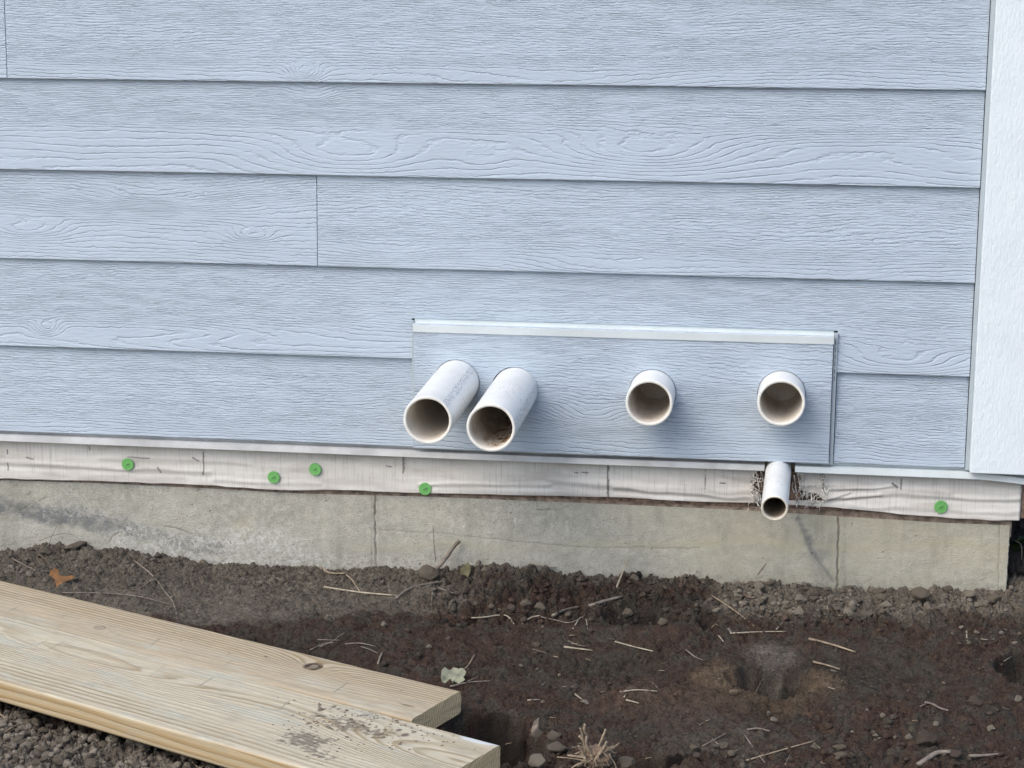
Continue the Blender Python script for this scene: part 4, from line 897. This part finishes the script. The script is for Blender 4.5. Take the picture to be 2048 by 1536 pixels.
for i in range(260):                         # dried mud crumbs stuck on the front board
    a_, b_ = random.gauss(0, 1), random.gauss(0, 1); cx_, cy_ = random.choice(((690, 1455), (640, 1470), (770, 1435), (700, 1440), (850, 1462)))
    q_ = f1(cx_+a_*55, cy_+b_*16+a_*10)
    if not (.01 < q_[0] < 1.2 and .008 < q_[1] < .222): continue
    P, F = lumpy(1, 700+i % 9, .4, .6); r_ = random.uniform(.0007, .0024)*(1 if random.random() < .85 else 1.6); c_ = fb_pt(q_[0], q_[1], r_*.2)
    VV.append(P*np.array([r_*1.3, r_, r_])+c_); FF.append(F+off); off += len(P)
link('mud_crumbs', mesh_from('mud_crumbs', np.concatenate(VV), np.concatenate(FF), mats=[clod_single_mat('mud', (.20, .165, .13))]), kind='stuff', label='dried mud crumbs scattered on the front board', category='dirt')
k1 = f2(628, 1332); k2 = f2(200, 1255); k3 = f2(815, 1410)
def ring2(s, t, h): return (t*150*(1-.0*t)-t*t*420+1.3*fbm(s*.8, t*8, 121, 2)+.25*fbm(s*5, t*30, 123, 2))
def masks2(s, t, h, top):
    A = {}; n1 = fbm(s*60, t*110, 131, 4, .6)
    q = np.hypot((s-k1[0])/.0135, (t-k1[1])/.0150)+.12*fbm(s*120, t*120, 133, 2)
    dk = sstep(.40, .16, np.abs(q-.90)*1.0)*(.55+.45*sstep(-.5, .3, fbm(s*70, t*70, 135, 2)))
    q2 = np.hypot((s-k2[0])/.012, (t-k2[1])/.011); dk = np.maximum(dk, .35*sstep(.16, .04, np.abs(q2-.85)))
    q3 = np.hypot((s-k3[0])/.017, (t-k3[1])/.0045); dk = np.maximum(dk, .55*sstep(1.0, .6, q3+.3*n1))
    for (px, py, r) in ((533, 1313, .0028), (349, 1264, .0016), (460, 1306, .0013), (318, 1278, .0015), (364, 1280, .0014), (803, 1381, .0014)):
        a, b = f2(px, py); dk = np.maximum(dk, .7*sstep(r*1.3, r*.6, np.hypot((s-a)*.7, t-b)))
    A['dark'] = dk*top; A['dirt'] = (.65*sstep(1.0, .7, q)+.35*sstep(1.0, .6, q2)+.25*sstep(.2, .6, n1)*np.exp(-((s-k3[0])/.05)**2-((t-.11)/.02)**2))*top
    A['paint'] = np.zeros_like(s); sc_ = np.zeros_like(s)
    for (x0, y0, x1, y1, k) in ((668, 1384, 695, 1366, .9), (300, 1293, 318, 1278, .6), (18, 1222, 33, 1215, .7), (450, 1330, 465, 1320, .5), (122, 1237, 130, 1230, .4)):
        p0 = f2(x0, y0); p1 = f2(x1, y1); sc_ = np.maximum(sc_, k*sstep(.0016, .0004, seg(s, t, p0[0], p0[1], p1[0], p1[1])))
    A['scuff'] = sc_*top; A['pale'] = .8*sstep(.06, .11, t); A['ringamp'] = .75*sstep(.085, .05, t)+.18; return A
board('back_board', E2, T2, 0, 0, .140, .038, 1.9, 8, 'narrower lumber board behind the front one, with an open dark knot', [(k1[0], k1[1], .05, .020, -6), (k2[0], k2[1], .03, .012, 2), (k3[0], k3[1], .03, .012, 2)], ring2, masks2)

# ------------------------------------------------------------------ straws and twigs
SM = {'pale': straw_mat('pale_straw', (.44, .385, .29), (.30, .255, .19)), 'grey': straw_mat('grey_twig', (.25, .21, .17), (.14, .12, .10)), 'brown': straw_mat('brown_twig', (.16, .12, .09), (.10, .075, .058)), 'tan': straw_mat('tan_stalk', (.33, .265, .185), (.22, .17, .12))}
def straw(pts, r, kind, label, cat='straw', group=None, lifts=None, name=None, taper=.6, flat=.8):
    Q = [on_ground(a, b, .0) for a, b in pts]; k = ((Q[0]-CAM)@FWD)/FPX; rr = r*k
    P = smooth_path(Q, 5) if len(Q) > 1 else Q; out = []
    for i, q in enumerate(P):
        z = max(q[2], gh(q[0], q[1]))+rr*.9
        out.append([q[0], q[1], z])
    out = np.array(out)
    if len(out) > 3:                         # a stalk is stiffer than the soil it lies on
        z = out[:, 2].copy(); tt = np.linspace(0, 1, len(z)); deg = 1 if len(pts) < 4 else 2
        fit = np.polyval(np.polyfit(tt, z, deg), tt); out[:, 2] = fit+np.percentile(z-fit, 65)
    if lifts:
        for i in range(len(out)): out[i, 2] += lifts[0]+(lifts[1]-lifts[0])*i/(len(out)-1)
    out[:, 1] = np.minimum(out[:, 1], .017-rr)
    rad = [rr*(1-(1-taper)*i/(len(out)-1))*random.uniform(.88, 1.12) for i in range(len(out))]
    o0 = out[0].copy()
    me = tube_mesh('straw', out-o0, rad, 7, SM[kind], flat=flat)
    o = link(name or ('twig' if cat == 'twig' else 'straw'), me, None, tuple(o0)); tag(o, label, cat, group); return o
ST = [([(25, 1118), (48, 1132), (72, 1144)], 1.8, 'grey', 'grey straw left of the orange leaf'), ([(268, 1123), (305, 1152), (330, 1185), (347, 1209), (355, 1240)], 1.7, 'grey', 'long thin grey stalk bending down toward the back board'),
      ([(308, 1155), (285, 1175), (245, 1186)], 1.4, 'grey', 'short side stalk crossing the long thin one'), ([(125, 1189), (210, 1188), (280, 1198), (345, 1210)], 1.7, 'grey', 'straight grey straw just behind the back board'), ([(75, 1106), (92, 1124), (108, 1140)], 1.4, 'brown', 'dark stem leading to the orange leaf'),
      ([(640, 1138), (660, 1148), (690, 1150)], 3.0, 'tan', 'flat dry blade lying on the dusty bank'), ([(692, 1150), (705, 1165), (720, 1186)], 2.4, 'tan', 'broken blade running down to the bright straw'), ([(648, 1178), (720, 1187), (795, 1194)], 2.6, 'pale', 'brightest straw lying left of the curved twig'),
      ([(793, 1199), (815, 1182), (845, 1173), (884, 1166)], 3.2, 'grey', 'curved brown grey twig right of the brightest straw'), ([(866, 1180), (862, 1215)], 1.3, 'grey', 'short thin stalk below the curved twig'), ([(876, 1180), (908, 1196)], 2.2, 'grey', 'stubby twig right of the curved twig'), ([(1060, 1126), (1088, 1127), (1117, 1128)], 2.2, 'pale', 'pale straw against the concrete above the reddish bank'),
      ([(938, 1240), (965, 1236), (1010, 1235), (1028, 1252)], 1.8, 'pale', 'hooked pale straw left of the footprint hollow'), ([(1045, 1248), (1062, 1241), (1080, 1233)], 2.0, 'pale', 'short bright straw right of the hooked one'), ([(1082, 1235), (1110, 1244), (1140, 1246), (1170, 1233)], 1.6, 'grey', 'arched thin straw under the footprint hollow'),
      ([(1146, 1258), (1160, 1240), (1172, 1243), (1175, 1260)], 1.4, 'pale', 'small looped straw at the footprint hollow'), ([(1106, 1238), (1130, 1225), (1160, 1216)], 4.0, 'grey', 'crusted root along the rim of the footprint hollow'), ([(1180, 1215), (1210, 1208), (1245, 1196)], 5.0, 'grey', 'thick crusted root reaching the footprint hollow'),
      ([(1128, 1297), (1185, 1303)], 2.4, 'pale', 'bright stub of straw in the middle of the dark soil'), ([(1136, 1284), (1158, 1293), (1176, 1293)], 1.4, 'grey', 'thin straw touching the bright stub'), ([(1230, 1286), (1268, 1295), (1306, 1305)], 2.0, 'pale', 'straight straw below the footprint hollow'), ([(1064, 1300), (1096, 1308)], 1.2, 'grey', 'faint straw on dark soil left of the bright stub'),
      ([(690, 1290), (720, 1290), (752, 1294)], 1.7, 'grey', 'thin straw above the right end of the back board'), ([(722, 1294), (740, 1301), (755, 1307)], 1.5, 'grey', 'bent straw just below the thin one above the back board'), ([(640, 1297), (662, 1285), (690, 1270)], 1.8, 'grey', 'slanting straw in the tangle behind the back board'), ([(635, 1282), (680, 1284)], 1.5, 'grey', 'level straw in the tangle behind the back board'),
      ([(620, 1302), (645, 1290), (668, 1288)], 1.6, 'grey', 'lowest straw in the tangle behind the back board'), ([(756, 1330), (760, 1318), (765, 1306)], 2.6, 'grey', 'upright chip at the right of the tangle'), ([(900, 1374), (940, 1367), (980, 1363)], 1.8, 'grey', 'grey straw in front of the crumpled leaf'), ([(935, 1364), (957, 1354)], 1.2, 'grey', 'side shoot of the grey straw at the crumpled leaf'),
      ([(1240, 1385), (1275, 1383), (1315, 1386)], 1.7, 'pale', 'level straw left of the tan pebble'), ([(1304, 1366), (1320, 1383)], 1.4, 'grey', 'short straw meeting the level one'), ([(1248, 1398), (1252, 1388)], 1.6, 'pale', 'tiny straw under the level one'), ([(1252, 1402), (1265, 1406), (1278, 1408)], 2.4, 'pale', 'short curved straw below the level one'),
      ([(1055, 1405), (1080, 1404)], 1.8, 'pale', 'short straw beside the small pale stone'), ([(1150, 1391), (1163, 1401)], 2.2, 'pale', 'stubby straw left of the flat pale stone'), ([(1125, 1375), (1155, 1377)], 1.2, 'grey', 'thin straw above the stubby one'), ([(1423, 1192), (1465, 1222), (1508, 1255)], 2.0, 'tan', 'long slanting straw on red soil below the foundation'),
      ([(1460, 1270), (1515, 1266), (1572, 1265)], 1.8, 'pale', 'long level straw above the dug hole'), ([(1553, 1262), (1567, 1246)], 1.8, 'grey', 'short straw standing off the long level one'), ([(1457, 1260), (1464, 1270)], 3.0, 'grey', 'small chip at the left end of the level straw'), ([(1618, 1282), (1665, 1292), (1711, 1308)], 3.2, 'tan', 'thick split straw right above the dug hole'),
      ([(1626, 1326), (1652, 1332), (1680, 1341)], 2.7, 'tan', 'short thick straw right of the dug hole'), ([(1437, 1276), (1447, 1288)], 1.6, 'pale', 'short straw left above the dug hole'), ([(1372, 1304), (1390, 1314), (1406, 1325)], 1.8, 'grey', 'slanting grey straw left of the dug hole'), ([(1933, 1263), (1934, 1283)], 1.8, 'pale', 'short upright straw near the second hole'),
      ([(1492, 1526), (1560, 1503), (1628, 1487)], 2.2, 'tan', 'longest straw near the bottom edge'), ([(1628, 1487), (1640, 1498)], 1.6, 'tan', 'tip of straw beyond the longest one'), ([(1490, 1472), (1505, 1495), (1530, 1528)], 1.8, 'grey', 'slanting straw crossing behind the longest one'), ([(1405, 1496), (1425, 1482), (1452, 1470)], 1.8, 'grey', 'forked straw left of the slanting one'),
      ([(1425, 1482), (1440, 1492), (1455, 1488)], 1.8, 'grey', 'curled fork beside the forked straw'), ([(1495, 1462), (1515, 1462), (1540, 1467)], 2.6, 'grey', 'stout grey straw below the whitish stones'), ([(1570, 1532), (1580, 1510)], 1.5, 'grey', 'small straw under the longest one'), ([(1850, 1407), (1865, 1411), (1880, 1420), (1897, 1425)], 3.0, 'grey', 'curved pale rootlet in the crumbly patch'),
      ([(1480, 1187), (1496, 1196), (1512, 1204)], 3.4, 'brown', 'brown wood chip among clods below the small pipe'), ([(1510, 1389), (1523, 1362)], 1.4, 'brown', 'thin stem inside the dug hole'), ([(1820, 1174), (1840, 1158)], 1.4, 'tan', 'tiny straw against the foundation near its right end'), ([(1478, 1162), (1510, 1163)], 2.2, 'tan', 'short straw against the foundation under the small pipe'),
      ([(0, 1441), (16, 1434), (32, 1426)], 2.2, 'tan', 'straw at the left edge under the front board'), ([(0, 1472), (30, 1457), (60, 1440), (92, 1421)], 2.0, 'tan', 'long straw slanting over the gravel at left'), ([(125, 1490), (145, 1458), (165, 1443), (188, 1434)], 1.8, 'tan', 'curved straw rising to the front board'), ([(268, 1511), (268, 1482)], 1.4, 'grey', 'upright straw in the gravel'),
      ([(400, 1538), (430, 1525), (465, 1518), (505, 1519)], 2.4, 'tan', 'curved stalk at the bottom edge under the front board'), ([(465, 1513), (480, 1526), (494, 1540)], 5.5, 'tan', 'thick pale stub crossing under the curved stalk'), ([(378, 1520), (395, 1536)], 2.2, 'tan', 'short straw left of the curved stalk'), ([(1840, 1414), (1858, 1406)], 1.4, 'grey', 'small straw left of the curved rootlet'),
      ([(1590, 1198), (1593, 1212)], 1.4, 'pale', 'tiny pale straw above the pale blocky clod'), ([(1690, 1190), (1735, 1188)], 1.0, 'grey', 'hair thin straw across the clod heap'), ([(1655, 1214), (1657, 1226)], 1.4, 'pale', 'pale splinter in the clod heap')]
for pts, r, kd, lb in ST: straw(pts, r, kd, lb)
straw([(1836, 1540), (1855, 1522), (1875, 1515), (1902, 1511)], 6.5, 'grey', 'thick pale twig at the bottom edge on the right', 'twig', taper=.75); straw([(1938, 1517), (1970, 1514), (2006, 1513)], 4.0, 'grey', 'straight pale twig right of the thick one', 'twig')
chaff = []
for i in range(24):                          # short bits of straw nobody would tell apart
    a, b = random.uniform(960, 2030), random.uniform(1230, 1530); an = random.uniform(-.9, .9); L = random.uniform(7, 17)
    kd = random.choice(('grey', 'tan', 'tan', 'pale')); o = straw([(a, b), (a+L*.5, b+L*.25*math.sin(an)+random.uniform(-1, 1)), (a+L, b+L*.5*math.sin(an))], random.uniform(.7, 1.2), kd, 'short bit of chaff', 'straw', 'bits of chaff on the dark soil'); chaff.append((a, L, kd, o))
name_by_place(chaff, 'bit of chaff')
# leaning stick and upright stems by the wall
def stem(path, r, kind, label, cat='twig', name='twig', taper=.5, rnd=.15):
    P = smooth_path([np.array(q) for q in path], 6); o0 = np.array(P[0]); rad = [r*(1-(1-taper)*i/(len(P)-1)) for i in range(len(P))]
    o = link(name, tube_mesh(name, [q-o0 for q in P], rad, 8, SM[kind], rnd=rnd), None, tuple(o0)); tag(o, label, cat); return o
b0 = on_ground(862, 1146); t0 = W(919, 1081, .008)
stem([b0-np.array([0, 0, .004]), b0*.6+t0*.4+np.array([.002, -.004, -.002]), b0*.25+t0*.75, t0], .0042, 'grey', 'thick grey stick leaning against the foundation', taper=.95)
stem([W(871, 1122, -.002), W(868, 1085, .006), W(866, 1052, .012)], .0009, 'brown', 'thin dark stem standing beside the leaning stick', 'straw', 'straw')
b1 = on_ground(1232, 1178); stem([b1, W(1243, 1150, -.03), W(1252, 1128, .004), W(1258, 1112, .012)], .0022, 'pale', 'pale straw leaning on the foundation below the third pipe', 'straw', 'straw', taper=.3)
stem([W(95, 1098, .0), W(104, 1072, .008), W(116, 1048, .014)], .0007, 'grey', 'hair thin grass stem rising above the left mound', 'straw', 'straw'); stem([W(78, 1082, .006), W(110, 1070, .010), (W(140, 1068, .010)), W(168, 1084, .004)], .0007, 'grey', 'thin arched grass over the left mound', 'straw', 'straw')
stem([W(1516, 1150, .004), W(1524, 1138, .010), W(1533, 1126, .014)], .0011, 'brown', 'dark straw leaning on the concrete under the small pipe', 'straw', 'straw')

# upright splinter, root stub
sp0 = on_ground(1072, 1470)
P, F = lumpy(4, 913, .5, 1.0); P = P*np.array([.0085, .006, .024]); P[:, :2] *= (1.25-np.clip((P[:, 2:3]+.024)/.048, 0, 1)*1.05); P[:, 0] += P[:, 2]*.18
P[:, 0] += .0012*np.sin(P[:, 1]*2200+P[:, 2]*120)
o = link('wood_splinter', mesh_from('wood_splinter', P, F, mats=[plain('rotten_wood', (.20, .165, .135), .9, .5, 80, .005)]), None, tuple(sp0+np.array([0, 0, .016]))); tag(o, 'pointed rotten wood splinter standing beside the dark pit at the board ends', 'splinter')
rb = on_ground(1190, 1532); root = thing('root_stub', 'dug up clump of cut tan stalks and roots at the bottom edge', 'root stub', tuple(rb))
P, F = lumpy(4, 77, .5, 1.0); P = P*np.array([.023, .020, .024])+np.array([0, 0, .012])
link('root_ball', mesh_from('root_ball', P, F, mats=[plain('fibrous_root', (.19, .135, .095), .9, .45, 90, .004)]), root)
kk = ((rb-CAM)@FWD)/FPX
for (x0, y0, x1, y1, r, y_) in ((1172, 1500, 1160, 1448, 4, -.004), (1184, 1502, 1174, 1462, 5.5, -.010), (1192, 1500, 1210, 1452, 5.0, .004), (1196, 1504, 1214, 1470, 6.0, -.012), (1172, 1512, 1158, 1482, 5, -.012), (1208, 1500, 1238, 1478, 3, .0), (1166, 1508, 1136, 1507, 4.5, -.008), (1170, 1514, 1115, 1510, 2, -.012), (1166, 1518, 1135, 1540, 3.5, -.014), (1224, 1504, 1238, 1540, 3, -.014), (1214, 1496, 1226, 1488, 3, .004), (1166, 1484, 1156, 1470, 5, .006), (1172, 1470, 1168, 1445, 4.5, .008)):
    f = lambda a, b: np.array([(a-1190)*kk, y_, -(b-1532)*kk*.97])
    A_, B_ = f(x0, y0), f(x1, y1); mid = (A_+B_)/2+np.array([random.uniform(-.002, .002), random.uniform(-.003, .003), 0]); mid = mid+np.array([random.uniform(-.003, .003), 0, random.uniform(-.002, .002)]); Q = smooth_path([A_+(A_-B_)*.25, A_, mid, B_], 6)
    link('stalk', tube_mesh('stalk', Q, [r*kk*random.uniform(.85, 1.1)*(1-.25*i/len(Q)) for i in range(len(Q))], 9, SM['tan'], rnd=.55, flat=.6), root)
fl = []
for i in range(70):
    a = random.uniform(0, 6.28); z = random.uniform(.004, .035); r0 = .016; P = [np.array([r0*math.cos(a), r0*math.sin(a)*.8, z])]
    for k in range(3): P.append(P[-1]+np.array([math.cos(a)*.005+random.uniform(-.003, .003), math.sin(a)*.004, random.uniform(-.004, .003)]))
    P = smooth_path(P, 3); fl.append(tube_mesh('f', P, [random.uniform(.0003, .0007)]*len(P), 4))
link('root_hairs', joined('root_hairs', fl, SM['tan']), root, kind='stuff')

# ------------------------------------------------------------------ leaves
def leaf(px, py, outline, size, mat, label, curl=.25, lift=.003, stem_to=None, rot=0, holes=False, bumpy=.0, tilt=(0, 0)):
    c = on_ground(px, py); bm = bmesh.new()
    vs = [bm.verts.new((x*size, y*size, 0)) for x, y in outline]; bm.faces.new(vs)
    bmesh.ops.triangulate(bm, faces=bm.faces[:]); 
    for _ in range(4): bmesh.ops.subdivide_edges(bm, edges=[e for e in bm.edges if e.calc_length() > size*.10], cuts=1); bmesh.ops.triangulate(bm, faces=bm.faces[:])
    for v in bm.verts:
        x, y = v.co.x/size, v.co.y/size
        v.co.z = curl*size*(x*x*.6+y*y*.4)-curl*size*.25*abs(y)+bumpy*size*(math.sin(x*4.3+y*2.9+1)*math.cos(y*5-x*1.7)*2+abs(math.sin(x*7-y*3)))+.02*size*math.sin(x*31)*math.sin(y*27)
    me = bm_mesh('leaf', bm, True); me.materials.append(mat)
    o = link('leaf', me, None, (c[0], c[1], c[2]+lift)); o.rotation_euler = (tilt[0], tilt[1], rot); md = o.modifiers.new('thickness', 'SOLIDIFY'); md.thickness = .0004; tag(o, label, 'leaf'); return o
oak = [(-1, .75), (-.75, 1.0), (-.45, .95), (-.35, .55), (.1, .45), (.75, .55), (1.1, .35), (.75, .15), (.35, .0), (.15, -.35), (.35, -.75), (.1, -1.0), (-.15, -.85), (-.3, -.3), (-.55, .15), (-1.0, .35)]
leaf(122, 1169, oak, .026, plain('orange_leaf', (.17, .080, .027), .6, .35, 60), 'orange brown oak leaf lying behind the back board', .3, .006, rot=-.1, tilt=(.75, 0))
crumple = [(-1, .3), (-.85, .8), (-.4, .65), (-.1, 1.0), (.3, .75), (.7, .85), (1.0, .4), (.85, -.2), (1.05, -.5), (.55, -.9), (.3, -.5), (.0, -.9), (-.35, -.6), (-.7, -1.0), (-.95, -.4)]
leaf(907, 1357, crumple, .021, plain('pale_dry_leaf', (.24, .245, .175), .7, .22, 50), 'crumpled pale green leaf just behind the end of the back board', .35, .003, bumpy=.05, tilt=(.45, 0))
straw([(920, 1349), (935, 1333), (949, 1314)], 1.7, 'tan', 'stalk sticking up from the crumpled pale leaf')
leaf(932, 1147, [(-.6, -.9), (-.75, -.2), (-.4, .4), (.2, 1.0), (.5, .6), (.55, 0), (.3, -.7), (-.1, -1.0)], .017, plain('olive_leaf', (.13, .118, .062), .7, .3), 'olive brown leaf on the soil right of the leaning stick', .4, .006, tilt=(1.0, 0), rot=.2)
# weed beyond the corner
wc = on_ground(2032, 1118); weed = thing('weed', 'dark green weed growing beyond the foundation corner', 'weed', (wc[0]+.0, wc[1]+.02, gh(wc[0], wc[1]+.02)))
M_weed = plain('weed_green', (.035, .055, .018), .6, .35, 60)
for i in range(9):
    a = random.uniform(0, 6.28); L = random.uniform(.018, .034); bm = bmesh.new(); rows = []
    for k in range(6):
        t = k/5; wdt = .008*math.sin(math.pi*min(1, t*.9+.1))**.8; x = L*t; z = .022*math.sin(t*1.9)+.004*i*.3
        rows.append([bm.verts.new((x, -wdt, z+.002)), bm.verts.new((x, 0, z)), bm.verts.new((x, wdt, z+.002))])
    for k in range(5):
        for q in range(2): bm.faces.new((rows[k][q], rows[k+1][q], rows[k+1][q+1], rows[k][q+1]))
    l_ = link('weed_leaf', bm_mesh('weed_leaf', bm, True), weed, mat=M_weed); l_.rotation_euler = (0, 0, a)
stem([np.array([wc[0]+.01, wc[1]-.01, gh(wc[0], wc[1])]), np.array([wc[0]+.008, wc[1]-.005, gh(wc[0], wc[1])+.03]), np.array([wc[0]-.004, wc[1], gh(wc[0], wc[1])+.038])], .0012, 'tan', 'bent pale stem before the weed beyond the corner', 'straw', 'straw')

# brown muck flakes in the second pipe
cx, cz, L = pipes[1]; 
for i in range(14):
    a = random.uniform(-1.5, -.55); yq = random.uniform(.008, .075); r = random.uniform(.0015, .0042); P, F = lumpy(2, 300+i, .5, .6)
    if i == 0: mk = []
    c0 = np.array([(RI-.001)*math.cos(a), yq, (RI-.001)*math.sin(a)]); mk.append((P*r+c0, F))
off = 0; VV = []; FF = []
for P, F in mk: VV.append(P); FF.append(F+off); off += len(P)
link('muck', mesh_from('muck', np.concatenate(VV), np.concatenate(FF), mats=[M_muck]), PO[1], kind='stuff')
print('tris', sum(len(o.data.polygons) for o in bpy.data.objects if o.type == 'MESH'))
